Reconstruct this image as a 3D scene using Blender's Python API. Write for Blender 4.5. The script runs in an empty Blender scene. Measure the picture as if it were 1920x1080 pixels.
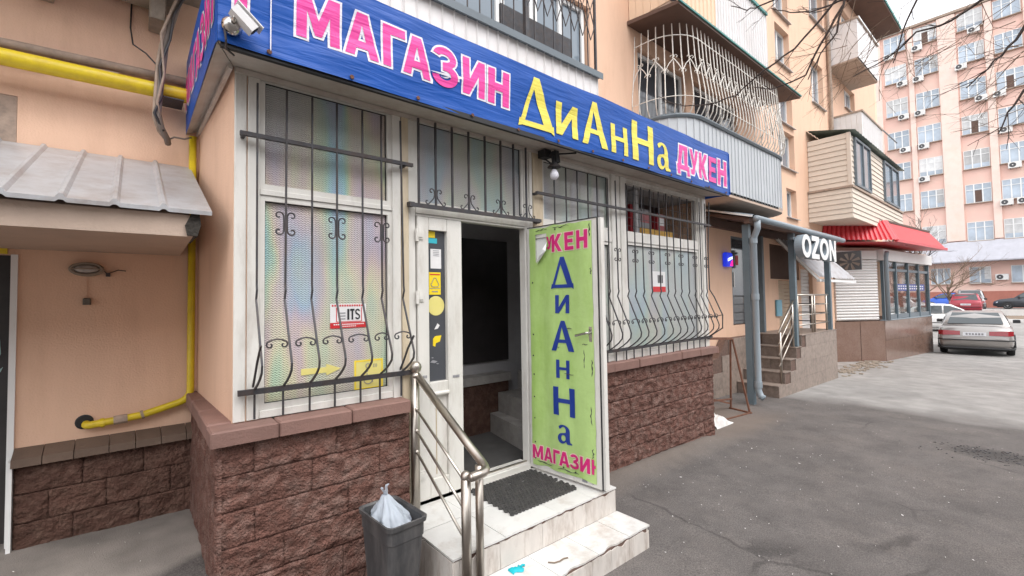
import bpy, bmesh, math, random
from mathutils import Vector, Matrix, noise
from math import sin, cos, pi, radians, sqrt

random.seed(7)
SC = bpy.context.scene
COL = SC.collection

# ------------------------------------------------------------------ camera, sky, sun, exposure
cam_d = bpy.data.cameras.new('camera'); cam = bpy.data.objects.new('camera', cam_d); COL.objects.link(cam)
SC.camera = cam
def cam_axes(yaw, pitch, roll):
    f = Vector((sin(yaw)*cos(pitch), cos(yaw)*cos(pitch), sin(pitch)))
    r = Vector((cos(yaw), -sin(yaw), 0)); u = r.cross(f)
    c, s = cos(roll), sin(roll)
    return c*r+s*u, -s*r+c*u, f
_R, _U, _F = cam_axes(0.683157, 0.0356598, -0.0145080)
cam.matrix_world = Matrix(((_R.x, _U.x, -_F.x, -0.423), (_R.y, _U.y, -_F.y, -2.75), (_R.z, _U.z, -_F.z, 1.9), (0, 0, 0, 1)))
cam_d.sensor_width = 36; cam_d.lens = 15.807; cam_d.shift_x = 0.01522; cam_d.shift_y = -0.00348
cam_d.clip_start = 0.05; cam_d.clip_end = 2000

world = bpy.data.worlds.new('World'); SC.world = world; world.use_nodes = True
wn = world.node_tree.nodes; wl = world.node_tree.links
for n in list(wn): wn.remove(n)
wo = wn.new('ShaderNodeOutputWorld'); bg = wn.new('ShaderNodeBackground')
sky = wn.new('ShaderNodeTexSky'); sky.sky_type = 'NISHITA'; sky.sun_disc = False
sky.sun_elevation = radians(56); sky.sun_rotation = radians(205); sky.altitude = 0
sky.air_density = 1.0; sky.dust_density = 3.0; sky.ozone_density = 1.0
hs = wn.new('ShaderNodeHueSaturation'); hs.inputs['Saturation'].default_value = 0.16; hs.inputs['Value'].default_value = 2.4
mixw = wn.new('ShaderNodeMix'); mixw.data_type = 'RGBA'; mixw.inputs['Factor'].default_value = 0.55; mixw.inputs['B'].default_value = (8.6, 8.7, 9.0, 1)
wl.new(sky.outputs[0], hs.inputs['Color']); wl.new(hs.outputs[0], mixw.inputs['A']); wl.new(mixw.outputs['Result'], bg.inputs[0]); wl.new(bg.outputs[0], wo.inputs[0])
bg.inputs[1].default_value = 0.13

sun_d = bpy.data.lights.new('sun', 'SUN'); sun_d.energy = 0.7; sun_d.angle = radians(24); sun_d.color = (1, 0.965, 0.92)
sun = bpy.data.objects.new('sun', sun_d); COL.objects.link(sun)
sun.rotation_euler = Vector((0.30, -0.62, 0.95)).to_track_quat('Z', 'Y').to_euler()

SC.view_settings.view_transform = 'Standard'; SC.view_settings.look = 'None'
SC.view_settings.exposure = 0.78; SC.view_settings.gamma = 1; SC.view_settings.use_curve_mapping = False

# ------------------------------------------------------------------ mesh helpers
ORG = {}
class MB:
    def __init__(s): s.v = []; s.f = []
    def add(s, vs, fs):
        o = len(s.v); s.v += [tuple(p) for p in vs]; s.f += [tuple(i+o for i in f) for f in fs]; return s
    def box(s, x0, x1, y0, y1, z0, z1):
        return s.add([(x0,y0,z0),(x1,y0,z0),(x1,y1,z0),(x0,y1,z0),(x0,y0,z1),(x1,y0,z1),(x1,y1,z1),(x0,y1,z1)],
                     [(0,3,2,1),(4,5,6,7),(0,1,5,4),(1,2,6,5),(2,3,7,6),(3,0,4,7)])
    def cbox(s, x0, x1, y0, y1, z0, z1, b=0.006):
        # box with chamfered vertical and top edges
        vs = []; 
        for z, i in ((z0, 0), (z1-b, 0), (z1, b)):
            for x, y in ((x0+b+i,y0+i),(x1-b-i,y0+i),(x1-i,y0+b+i),(x1-i,y1-b-i),(x1-b-i,y1-i),(x0+b+i,y1-i),(x0+i,y1-b-i),(x0+i,y0+b+i)): vs.append((x,y,z))
        fs = [tuple(range(7,-1,-1)), tuple(range(16,24))]
        for k in (0, 8):
            for i in range(8): fs.append((k+i, k+(i+1)%8, k+8+(i+1)%8, k+8+i))
        return s.add(vs, fs)
    def tube(s, pts, r, n=6, caps=True, twist=0):
        pts = [Vector(p) for p in pts]; m = len(pts)
        rs = r if isinstance(r, (list, tuple)) else [r]*m
        t0 = (pts[1]-pts[0]).normalized()
        a = Vector((0,0,1)) if abs(t0.z) < 0.9 else Vector((0,1,0))
        nrm = (a - t0*a.dot(t0)).normalized(); vs = []; fs = []
        for i, p in enumerate(pts):
            t = (pts[min(i+1,m-1)]-pts[max(i-1,0)])
            if t.length < 1e-9: t = t0
            t.normalize(); nrm = (nrm - t*nrm.dot(t))
            if nrm.length < 1e-6: nrm = t.orthogonal()
            nrm.normalize(); b = t.cross(nrm)
            for k in range(n):
                an = 2*pi*(k+0.5)/n + twist
                vs.append(p + (nrm*cos(an)+b*sin(an))*rs[i])
        for i in range(m-1):
            for k in range(n):
                fs.append((i*n+k, i*n+(k+1)%n, (i+1)*n+(k+1)%n, (i+1)*n+k))
        if caps: fs.append(tuple(range(n-1,-1,-1))); fs.append(tuple((m-1)*n+k for k in range(n)))
        return s.add(vs, fs)
    def bar(s, p, q, w, h=None):
        # rectangular bar between two points, width w, height h
        p = Vector(p); q = Vector(q); h = h or w; t = (q-p).normalized()
        a = Vector((0,0,1)) if abs(t.z) < 0.95 else Vector((0,1,0))
        u = t.cross(a).normalized(); v = u.cross(t).normalized(); vs = []
        for c in (p, q):
            for sx, sy in ((-1,-1),(1,-1),(1,1),(-1,1)): vs.append(c+u*sx*w/2+v*sy*h/2)
        return s.add(vs, [(3,2,1,0),(4,5,6,7)]+[(i,(i+1)%4,4+(i+1)%4,4+i) for i in range(4)])
    def lathe(s, prof, c, n=16, axis='z'):
        c = Vector(c); vs = []; fs = []; m = len(prof)
        for r, h in prof:
            for k in range(n):
                a = 2*pi*k/n
                d = {'z': (r*cos(a), r*sin(a), h), 'y': (r*cos(a), h, -r*sin(a)), 'x': (h, r*cos(a), r*sin(a))}[axis]
                vs.append(c+Vector(d))
        for i in range(m-1):
            for k in range(n): fs.append((i*n+k, i*n+(k+1)%n, (i+1)*n+(k+1)%n, (i+1)*n+k))
        if prof[0][0] > 1e-6: fs.append(tuple(range(n-1,-1,-1)))
        if prof[-1][0] > 1e-6: fs.append(tuple((m-1)*n+k for k in range(n)))
        return s.add(vs, fs)
    def prism(s, poly, f0, f1):
        # polygon in 2D, mapped by f0 (front) and f1 (back) to 3D
        n = len(poly)
        return s.add([f0(*p) for p in poly]+[f1(*p) for p in poly],
                     [tuple(range(n)), tuple(range(2*n-1,n-1,-1))]+[(i,n+i,n+(i+1)%n,(i+1)%n) for i in range(n)])
    def grid(s, fn, nu, nv):
        vs = [fn(i/nu, j/nv) for j in range(nv+1) for i in range(nu+1)]
        return s.add(vs, [(j*(nu+1)+i, j*(nu+1)+i+1, (j+1)*(nu+1)+i+1, (j+1)*(nu+1)+i) for j in range(nv) for i in range(nu)])
    def build(s, name, mat, parent=None, smooth=False, **props):
        off = ORG[parent.name] if parent else Vector((0,0,0))
        me = bpy.data.meshes.new(name)
        me.from_pydata([(p[0]-off.x, p[1]-off.y, p[2]-off.z) for p in s.v], [], s.f); me.update()
        bm = bmesh.new(); bm.from_mesh(me); bmesh.ops.recalc_face_normals(bm, faces=bm.faces); bm.to_mesh(me); bm.free()
        if smooth: me.polygons.foreach_set('use_smooth', [True]*len(me.polygons))
        return link(name, me, mat, parent, off, **props)
def link(name, me, mat, parent=None, off=None, **props):
    o = bpy.data.objects.new(name, me); COL.objects.link(o)
    if mat is not None and len(me.materials) == 0: me.materials.append(mat)
    if parent: o.parent = parent
    ORG[o.name] = (off or (ORG[parent.name] if parent else Vector((0,0,0)))).copy()
    for k, v in props.items(): o[k] = v
    return o
def copy_part(src, parent, loc=(0,0,0), name=None):
    o = src.copy(); COL.objects.link(o); o.parent = parent; o.location = loc
    ORG[o.name] = ORG[parent.name].copy()
    return o
def thing(name, label, cat, loc=(0,0,0), group=None, rotz=0):
    o = bpy.data.objects.new(name, None); COL.objects.link(o); o.location = loc; o.rotation_euler = (0,0,rotz)
    o.empty_display_size = 0.1
    o['label'] = label; o['category'] = cat
    if group: o['group'] = group
    ORG[o.name] = Vector(loc) if rotz == 0 else Vector((0,0,0))
    return o
def tag(o, label, cat, group=None):
    o['label'] = label; o['category'] = cat
    if group: o['group'] = group
    return o

# ------------------------------------------------------------------ materials
def mat(name, col, rough=0.6, metal=0.0, var=0.12, vs=3.0, bump=0.0, bs=60.0, dirt=None, damt=0.5, ds=2.0, stretch=(1,1,1), rnd=0.0, spec=0.5, dlo=0.45, dhi=0.7, bdist=0.01):
    m = bpy.data.materials.new(name); m.use_nodes = True; nt = m.node_tree; N = nt.nodes; L = nt.links
    b = N['Principled BSDF']; b.inputs['Roughness'].default_value = rough; b.inputs['Metallic'].default_value = metal
    b.inputs['Specular IOR Level'].default_value = spec
    tc = N.new('ShaderNodeTexCoord'); mp = N.new('ShaderNodeMapping'); mp.inputs['Scale'].default_value = stretch
    L.new(tc.outputs['Object'], mp.inputs[0])
    n1 = N.new('ShaderNodeTexNoise'); n1.inputs['Scale'].default_value = vs; n1.inputs['Detail'].default_value = 6; n1.inputs['Roughness'].default_value = 0.65
    L.new(mp.outputs[0], n1.inputs['Vector'])
    mr = N.new('ShaderNodeMapRange'); mr.inputs[1].default_value = 0.3; mr.inputs[2].default_value = 0.7
    mr.inputs[3].default_value = 1-var; mr.inputs[4].default_value = 1+var; L.new(n1.outputs[0], mr.inputs[0])
    hv = N.new('ShaderNodeHueSaturation'); hv.inputs['Color'].default_value = (*col, 1)
    if rnd:
        oi = N.new('ShaderNodeObjectInfo'); r2 = N.new('ShaderNodeMapRange'); r2.inputs[3].default_value = 1-rnd; r2.inputs[4].default_value = 1+rnd
        L.new(oi.outputs['Random'], r2.inputs[0]); mu = N.new('ShaderNodeMath'); mu.operation = 'MULTIPLY'
        L.new(mr.outputs[0], mu.inputs[0]); L.new(r2.outputs[0], mu.inputs[1]); L.new(mu.outputs[0], hv.inputs['Value'])
    else: L.new(mr.outputs[0], hv.inputs['Value'])
    out = hv.outputs[0]
    if dirt:
        n2 = N.new('ShaderNodeTexNoise'); n2.inputs['Scale'].default_value = ds; n2.inputs['Detail'].default_value = 8; n2.inputs['Roughness'].default_value = 0.7
        L.new(mp.outputs[0], n2.inputs['Vector'])
        r = N.new('ShaderNodeMapRange'); r.inputs[1].default_value = dlo; r.inputs[2].default_value = dhi; r.inputs[4].default_value = damt; L.new(n2.outputs[0], r.inputs[0])
        mx = N.new('ShaderNodeMix'); mx.data_type = 'RGBA'; mx.inputs['B'].default_value = (*dirt, 1)
        L.new(r.outputs[0], mx.inputs['Factor']); L.new(out, mx.inputs['A']); out = mx.outputs['Result']
    L.new(out, b.inputs['Base Color'])
    if bump:
        n3 = N.new('ShaderNodeTexNoise'); n3.inputs['Scale'].default_value = bs; n3.inputs['Detail'].default_value = 5; L.new(tc.outputs['Object'], n3.inputs['Vector'])
        bp = N.new('ShaderNodeBump'); bp.inputs['Strength'].default_value = bump; bp.inputs['Distance'].default_value = bdist
        L.new(n3.outputs[0], bp.inputs['Height']); L.new(bp.outputs[0], b.inputs['Normal'])
    return m
def glass(name, col, rough=0.05, alpha=None):
    m = bpy.data.materials.new(name); m.use_nodes = True; b = m.node_tree.nodes['Principled BSDF']
    b.inputs['Base Color'].default_value = (*col, 1); b.inputs['Roughness'].default_value = rough; b.inputs['Specular IOR Level'].default_value = 0.8
    if alpha is not None: b.inputs['Transmission Weight'].default_value = alpha; b.inputs['IOR'].default_value = 1.1
    return m
def thin_glass(name, tr):
    m = bpy.data.materials.new(name); m.use_nodes = True; nt = m.node_tree; N = nt.nodes; L = nt.links
    t = N.new('ShaderNodeBsdfTransparent'); t.inputs[0].default_value = (0.93,0.95,0.95,1); g = N.new('ShaderNodeBsdfGlossy'); g.inputs['Roughness'].default_value = 0.02
    mx = N.new('ShaderNodeMixShader'); mx.inputs[0].default_value = 1-tr; L.new(t.outputs[0], mx.inputs[1]); L.new(g.outputs[0], mx.inputs[2]); L.new(mx.outputs[0], N['Material Output'].inputs[0]); return m
def emis(name, col, st):
    m = bpy.data.materials.new(name); m.use_nodes = True; b = m.node_tree.nodes['Principled BSDF']
    b.inputs['Base Color'].default_value = (*col, 1); b.inputs['Emission Color'].default_value = (*col, 1); b.inputs['Emission Strength'].default_value = st
    return m
PEACH = (0.74, 0.49, 0.35)
M = dict(
 peach = mat('peach_plaster', PEACH, 0.85, var=0.06, vs=1.5, bump=0.3, bs=90, dirt=(0.47,0.29,0.195), damt=0.55, ds=1.5, dlo=0.48, dhi=0.75, stretch=(2.2,2.2,0.45)),
 peach2 = mat('pale_peach_plaster', (0.73,0.55,0.40), 0.85, var=0.05, vs=1.0, bump=0.15, bs=40),
 white = mat('old_white_frame_paint', (0.64,0.62,0.58), 0.5, var=0.08, vs=4, bump=0.12, bs=120, dirt=(0.30,0.25,0.20), damt=0.6, ds=6, stretch=(1,1,0.25), dlo=0.52, dhi=0.76),
 cream = mat('cream_post_paint', (0.56,0.47,0.34), 0.55, var=0.1, vs=5, bump=0.15, bs=120, dirt=(0.28,0.2,0.12), damt=0.6, ds=7, stretch=(1,1,0.3)),
 soffit = mat('soffit_board', (0.50,0.455,0.41), 0.6, var=0.08, vs=3, bump=0.1, bs=70, dirt=(0.33,0.22,0.17), damt=0.5, ds=4),
 stone = mat('split_face_stone', (0.150,0.074,0.058), 0.9, var=0.34, vs=14, bump=1.0, bs=75, dirt=(0.29,0.195,0.165), damt=0.75, ds=11, rnd=0.09, spec=0.2, bdist=0.03),
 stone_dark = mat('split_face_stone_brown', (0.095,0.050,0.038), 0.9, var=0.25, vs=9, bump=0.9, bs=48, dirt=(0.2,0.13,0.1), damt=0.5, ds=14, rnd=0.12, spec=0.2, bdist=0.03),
 joint = mat('stone_joint', (0.12,0.066,0.052), 0.95, var=0.2, vs=20, bump=0.4, bs=80),
 sill = mat('sill_slab', (0.195,0.108,0.088), 0.75, var=0.14, vs=6, bump=0.3, bs=90, rnd=0.09, dirt=(0.2,0.12,0.1), damt=0.4, ds=5),
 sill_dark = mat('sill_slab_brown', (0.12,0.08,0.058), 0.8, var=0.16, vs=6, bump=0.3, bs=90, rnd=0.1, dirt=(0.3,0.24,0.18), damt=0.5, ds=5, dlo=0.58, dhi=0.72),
 iron = mat('dark_iron', (0.05,0.05,0.056), 0.5, metal=0.35, var=0.3, vs=15, bump=0.25, bs=150, dirt=(0.10,0.06,0.04), damt=0.5, ds=12),
 steel = mat('stainless_steel', (0.45,0.41,0.365), 0.36, metal=1.0, var=0.12, vs=6, dirt=(0.36,0.31,0.26), damt=0.5, ds=8),
 tile = mat('white_step_tile', (0.60,0.59,0.57), 0.4, var=0.06, vs=8, dirt=(0.31,0.235,0.175), damt=0.75, ds=3.0, rnd=0.03, bump=0.05, bs=40, dlo=0.52, dhi=0.74),
 riser = mat('grey_riser_tile', (0.54,0.50,0.46), 0.5, var=0.09, vs=10, dirt=(0.22,0.15,0.108), damt=0.8, ds=7, stretch=(1.5,1.5,0.4), rnd=0.05, dlo=0.48, dhi=0.72),
 mortar = mat('chipped_mortar', (0.13,0.080,0.062), 0.9, var=0.25, vs=20, bump=0.6, bs=70),
 rubber = mat('black_rubber', (0.055,0.053,0.052), 0.65, var=0.25, vs=30, dirt=(0.12,0.11,0.1), damt=0.4, ds=20),
 bin = mat('dark_grey_plastic', (0.045,0.045,0.047), 0.5, var=0.25, vs=8, bump=0.1, bs=40, dirt=(0.14,0.13,0.125), damt=0.6, ds=6, stretch=(1.5,1.5,0.4)),
 bag = None,
 blue = None,
 pink = mat('pink_vinyl', (0.80,0.075,0.36), 0.45, var=0.05, vs=6),
 white_vinyl = mat('white_vinyl', (0.78,0.76,0.80), 0.45, var=0.04, vs=8),
 yellow_vinyl = mat('yellow_vinyl', (0.74,0.64,0.09), 0.45, var=0.06, vs=6),
 dblue = mat('navy_vinyl', (0.010,0.035,0.24), 0.45, var=0.08, vs=10),
 dpink = mat('crimson_vinyl', (0.56,0.015,0.16), 0.5, var=0.08, vs=10),
 lime = mat('lime_banner_sheet', (0.40,0.56,0.20), 0.5, var=0.12, vs=2.5, bump=0.4, bs=14, dirt=(0.26,0.42,0.07), damt=0.65, ds=3, stretch=(1,1,0.35), bdist=0.012),
 black = mat('black_edge', (0.012,0.012,0.014), 0.6),
 yellow = mat('yellow_gas_paint', (0.66,0.50,0.015), 0.42, var=0.1, vs=8, dirt=(0.42,0.27,0.03), damt=0.5, ds=9, bump=0.06, bs=60),
 cable = mat('grey_cable', (0.19,0.155,0.135), 0.7, var=0.2, vs=20, dirt=(0.09,0.075,0.06), damt=0.5, ds=20),
 conduit = mat('beige_conduit', (0.36,0.27,0.21), 0.7, var=0.15, vs=12, dirt=(0.15,0.12,0.1), damt=0.6, ds=14),
 zinc = mat('grey_roof_metal', (0.44,0.445,0.46), 0.42, metal=0.3, var=0.08, vs=4, dirt=(0.27,0.215,0.19), damt=0.6, ds=5, bump=0.05, bs=8),
 concrete = mat('painted_concrete', (0.47,0.36,0.29), 0.85, var=0.08, vs=4, bump=0.3, bs=70),
 oldconc = mat('stained_beam', (0.30,0.25,0.20), 0.85, var=0.2, vs=8, bump=0.4, bs=70, dirt=(0.12,0.1,0.08), damt=0.6, ds=6),
 wallgrey = mat('interior_grey_paint', (0.50,0.49,0.50), 0.8, var=0.06, vs=3, dirt=(0.22,0.21,0.21), damt=0.4, ds=3),
 dark = mat('dark_brown_panel', (0.042,0.037,0.037), 0.45, var=0.3, vs=4),
 intfloor = mat('interior_floor', (0.075,0.072,0.07), 0.7, var=0.2, vs=6),
 intstep = mat('worn_concrete_step', (0.33,0.31,0.29), 0.85, var=0.2, vs=8, bump=0.4, bs=50),
 pvc = mat('white_pvc', (0.72,0.72,0.71), 0.4, var=0.03),
 clad = mat('white_metal_cladding', (0.69,0.665,0.66), 0.45, var=0.04, vs=3, dirt=(0.5,0.45,0.42), damt=0.35, ds=2, rnd=0.03),
 gclad = mat('grey_metal_cladding', (0.45,0.47,0.49), 0.5, var=0.05, vs=3, rnd=0.04),
 rail = mat('slate_rail', (0.12,0.145,0.165), 0.5, var=0.1),
 wiron = mat('white_iron', (0.70,0.67,0.62), 0.5, var=0.08, vs=20, dirt=(0.35,0.27,0.2), damt=0.4, ds=9),
 brown = mat('brown_roof_underside', (0.105,0.06,0.045), 0.7, var=0.15, vs=4, bump=0.1, bs=20),
 teal = mat('teal_edge', (0.04,0.21,0.19), 0.5, var=0.1),
 siding = mat('beige_siding', (0.61,0.535,0.455), 0.6, var=0.04, vs=4, rnd=0.03),
 dglass = glass('dark_window_glass', (0.06,0.065,0.075), 0.06),
 skyglass = glass('grey_blue_glass', (0.17,0.21,0.25), 0.05),
 pglass = mat('curtained_glass', (0.36,0.42,0.49), 0.12, var=0.25, vs=0.8, spec=0.7, rnd=0.18),
 pinkwall = mat('pink_plaster', (0.74,0.49,0.42), 0.85, var=0.05, vs=0.7, bump=0.1, bs=10, dirt=(0.70,0.54,0.45), damt=0.6, ds=0.5),
 pinkpil = mat('pale_pink_pilaster', (0.78,0.61,0.54), 0.85, var=0.06, vs=0.8, dirt=(0.70,0.50,0.40), damt=0.5, ds=1.2),
 redbase = mat('red_plinth_paint', (0.42,0.16,0.12), 0.8, var=0.1, vs=2),
 awn = mat('blue_grey_sheet', (0.42,0.42,0.46), 0.6, var=0.08, vs=2),
 acw = mat('ac_white', (0.68,0.67,0.65), 0.5, var=0.05, rnd=0.08),
 acd = mat('ac_fan_dark', (0.06,0.06,0.065), 0.6),
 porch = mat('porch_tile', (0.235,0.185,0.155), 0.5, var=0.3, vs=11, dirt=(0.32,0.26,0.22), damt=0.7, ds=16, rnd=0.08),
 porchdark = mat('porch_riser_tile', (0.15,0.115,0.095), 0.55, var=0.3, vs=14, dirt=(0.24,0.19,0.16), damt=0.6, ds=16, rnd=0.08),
 bluegrey = mat('blue_grey_column', (0.105,0.145,0.17), 0.5, var=0.1, vs=6),
 pipegrey = mat('grey_painted_pipe', (0.24,0.285,0.32), 0.45, var=0.08, vs=6, dirt=(0.2,0.2,0.2), damt=0.3, ds=6),
 shutter = mat('roller_shutter', (0.62,0.60,0.585), 0.45, var=0.05, vs=3),
 beigeshut = mat('beige_shutter', (0.48,0.36,0.25), 0.6, var=0.06, vs=3),
 granite = mat('brown_granite', (0.185,0.115,0.088), 0.22, var=0.2, vs=30, dirt=(0.26,0.18,0.15), damt=0.4, ds=3, spec=0.5, rnd=0.06),
 redroof = mat('red_roof_sheet', (0.54,0.035,0.045), 0.38, var=0.06, vs=3),
 rust = mat('rusty_steel', (0.13,0.055,0.032), 0.85, var=0.3, vs=18, bump=0.3, bs=90),
 sack = mat('white_sack', (0.62,0.60,0.58), 0.7, var=0.1, vs=9, bump=0.3, bs=30, dirt=(0.4,0.36,0.32), damt=0.5, ds=8),
 tealglove = mat('teal_glove', (0.0,0.36,0.42), 0.6, var=0.1, vs=30),
 bark = mat('bark', (0.055,0.042,0.038), 0.9, var=0.3, vs=20, bump=0.5, bs=60),
 twig = mat('pale_twig', (0.20,0.145,0.105), 0.9, var=0.3, vs=6),
 red = mat('red_print', (0.52,0.02,0.025), 0.5, var=0.05),
 paper = mat('white_paper', (0.70,0.69,0.69), 0.6, var=0.05, vs=10),
 ink = mat('black_ink', (0.015,0.015,0.018), 0.6),
 greyink = mat('grey_ink', (0.25,0.25,0.27), 0.6),
 ystick = mat('yellow_sticker', (0.80,0.60,0.02), 0.45, var=0.05, vs=12),
 pstick = mat('faded_yellow_sticker', (0.70,0.62,0.20), 0.5, var=0.08, vs=12, dirt=(0.5,0.46,0.26), damt=0.4, ds=12),
 cyan = mat('cyan_sticker', (0.03,0.38,0.46), 0.5),
 lamp_white = mat('white_camera_shell', (0.70,0.69,0.69), 0.35, var=0.04),
 chrome = mat('chrome', (0.5,0.48,0.46), 0.2, metal=1),
 tyre = mat('tyre', (0.018,0.018,0.018), 0.85, var=0.2, vs=20),
 rim = mat('alloy_rim', (0.42,0.42,0.43), 0.35, metal=0.7),
 carglass = glass('car_glass', (0.05,0.06,0.065), 0.04),
 taillight = glass('tail_light', (0.26,0.006,0.012), 0.12),
 headlight = glass('head_light', (0.6,0.62,0.63), 0.1),
 plate = mat('number_plate', (0.74,0.75,0.78), 0.4),
 bumper = mat('black_trim', (0.02,0.02,0.022), 0.5),
 lowwhite = mat('white_kerb_paint', (0.66,0.64,0.62), 0.7, var=0.08, vs=2),
 soil = mat('dry_soil', (0.19,0.14,0.10), 0.95, var=0.3, vs=2, bump=0.5, bs=8),
 curt = mat('pale_curtain', (0.50,0.50,0.50), 0.5, var=0.2, vs=2, rnd=0.25),
 carton = mat('yellow_carton', (0.62,0.36,0.06), 0.6, var=0.1, vs=12),
 redpack = mat('red_packet', (0.30,0.022,0.03), 0.4, var=0.15, vs=18),
 shelf = mat('dark_shelf', (0.05,0.03,0.03), 0.6),
 bluesign = mat('blue_notice', (0.03,0.05,0.22), 0.5),
)
def banner_mat(name, col):
    m = mat(name, col, 0.42, var=0.10, vs=2.0, spec=0.28)
    nt = m.node_tree; N = nt.nodes; L = nt.links; b = N['Principled BSDF']
    tc = N.new('ShaderNodeTexCoord'); mp = N.new('ShaderNodeMapping'); mp.inputs['Scale'].default_value = (1.0, 1.0, 9.0); mp.inputs['Rotation'].default_value = (0, 0.07, 0)
    L.new(tc.outputs['Object'], mp.inputs[0]); n = N.new('ShaderNodeTexNoise'); n.inputs['Scale'].default_value = 2.6; n.inputs['Detail'].default_value = 3; n.inputs['Distortion'].default_value = 0.5
    L.new(mp.outputs[0], n.inputs['Vector']); bp = N.new('ShaderNodeBump'); bp.inputs['Strength'].default_value = 0.45; bp.inputs['Distance'].default_value = 0.018
    L.new(n.outputs[0], bp.inputs['Height']); L.new(bp.outputs[0], b.inputs['Normal'])
    return m
M['blue'] = banner_mat('blue_banner_vinyl', (0.004,0.070,0.34))
M['pinkb'] = banner_mat('pink_banner_print', (0.72,0.060,0.31))
M['whiteb'] = banner_mat('white_banner_print', (0.70,0.69,0.76))
M['yellowb'] = banner_mat('yellow_banner_print', (0.72,0.62,0.10))
def film_mat(name, base, hueamt, grey):
    m = bpy.data.materials.new(name); m.use_nodes = True; nt = m.node_tree; N = nt.nodes; L = nt.links; b = N['Principled BSDF']
    tc = N.new('ShaderNodeTexCoord'); mp = N.new('ShaderNodeMapping'); mp.inputs['Scale'].default_value = (1.9, 1, 0.45); L.new(tc.outputs['Object'], mp.inputs[0])
    n = N.new('ShaderNodeTexNoise'); n.inputs['Scale'].default_value = 1.7; n.inputs['Detail'].default_value = 2.5; n.inputs['Distortion'].default_value = 0.25; L.new(mp.outputs[0], n.inputs['Vector'])
    cr = N.new('ShaderNodeValToRGB'); e = cr.color_ramp.elements
    cols = [(0.30,(0.24,0.36,0.62)),(0.36,(0.24,0.55,0.62)),(0.42,(0.38,0.58,0.40)),(0.48,(0.62,0.58,0.36)),(0.53,(0.60,0.46,0.42)),(0.58,(0.49,0.40,0.50)),(0.64,(0.27,0.43,0.62)),(0.72,(0.34,0.57,0.56))]
    e[0].position = cols[0][0]; e[0].color = (*cols[0][1],1); e[1].position = cols[-1][0]; e[1].color = (*cols[-1][1],1)
    for p, c in cols[1:-1]:
        x = e.new(p); x.color = (*c,1)
    L.new(n.outputs[0], cr.inputs[0])
    n2 = N.new('ShaderNodeTexNoise'); n2.inputs['Scale'].default_value = 1.3; n2.inputs['Detail'].default_value = 4; L.new(tc.outputs['Object'], n2.inputs['Vector'])
    r = N.new('ShaderNodeMapRange'); r.inputs[1].default_value = 0.30; r.inputs[2].default_value = 0.58; r.inputs[4].default_value = hueamt; L.new(n2.outputs[0], r.inputs[0])
    mx = N.new('ShaderNodeMix'); mx.data_type = 'RGBA'; mx.inputs['A'].default_value = (*grey,1); L.new(r.outputs[0], mx.inputs['Factor']); L.new(cr.outputs[0], mx.inputs['B'])
    # embossed scale pattern
    sx = N.new('ShaderNodeSeparateXYZ'); L.new(tc.outputs['Object'], sx.inputs[0])
    def mth(op, a, bb):
        q = N.new('ShaderNodeMath'); q.operation = op
        for i, v in enumerate((a, bb)):
            if v is None: continue
            if isinstance(v, (int, float)): q.inputs[i].default_value = v
            else: L.new(v, q.inputs[i])
        return q.outputs[0]
    fx = mth('SINE', mth('MULTIPLY', sx.outputs[0], 2*pi/0.020), None); 
    ph = mth('ADD', mth('MULTIPLY', sx.outputs[2], 2*pi/0.0135), mth('MULTIPLY', fx, 1.5))
    hgt = mth('SINE', ph, None)
    bp = N.new('ShaderNodeBump'); bp.inputs['Strength'].default_value = 0.5; bp.inputs['Distance'].default_value = 0.004; L.new(hgt, bp.inputs['Height']); L.new(bp.outputs[0], b.inputs['Normal'])
    rr = N.new('ShaderNodeMapRange'); rr.inputs[1].default_value = -1; rr.inputs[2].default_value = 1; rr.inputs[3].default_value = 0.80; rr.inputs[4].default_value = 1.06; L.new(hgt, rr.inputs[0])
    hv = N.new('ShaderNodeHueSaturation'); L.new(mx.outputs['Result'], hv.inputs['Color']); L.new(rr.outputs[0], hv.inputs['Value']); L.new(hv.outputs[0], b.inputs['Base Color'])
    b.inputs['Metallic'].default_value = 0.2; b.inputs['Roughness'].default_value = 0.34; b.inputs['Coat Weight'].default_value = 0.6; b.inputs['Coat Roughness'].default_value = 0.08
    return m
M['film'] = film_mat('holographic_film', None, 0.78, (0.40,0.41,0.40))
M['film2'] = film_mat('pale_patterned_film', None, 0.30, (0.42,0.455,0.455))
def bag_mat():
    m = bpy.data.materials.new('thin_plastic_bag'); m.use_nodes = True; nt = m.node_tree; b = nt.nodes['Principled BSDF']
    b.inputs['Base Color'].default_value = (0.66,0.72,0.80,1); b.inputs['Roughness'].default_value = 0.28
    N = nt.nodes; L = nt.links; tr = N.new('ShaderNodeBsdfTranslucent'); tr.inputs[0].default_value = (0.6,0.66,0.74,1); tp = N.new('ShaderNodeBsdfTransparent'); ms = N.new('ShaderNodeMixShader'); ms.inputs[0].default_value = 0.35; mt_ = N.new('ShaderNodeMixShader'); mt_.inputs[0].default_value = 0.30
    L.new(b.outputs[0], ms.inputs[1]); L.new(tr.outputs[0], ms.inputs[2]); L.new(ms.outputs[0], mt_.inputs[1]); L.new(tp.outputs[0], mt_.inputs[2]); L.new(mt_.outputs[0], N['Material Output'].inputs[0])
    return m
M['bag'] = bag_mat()

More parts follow.
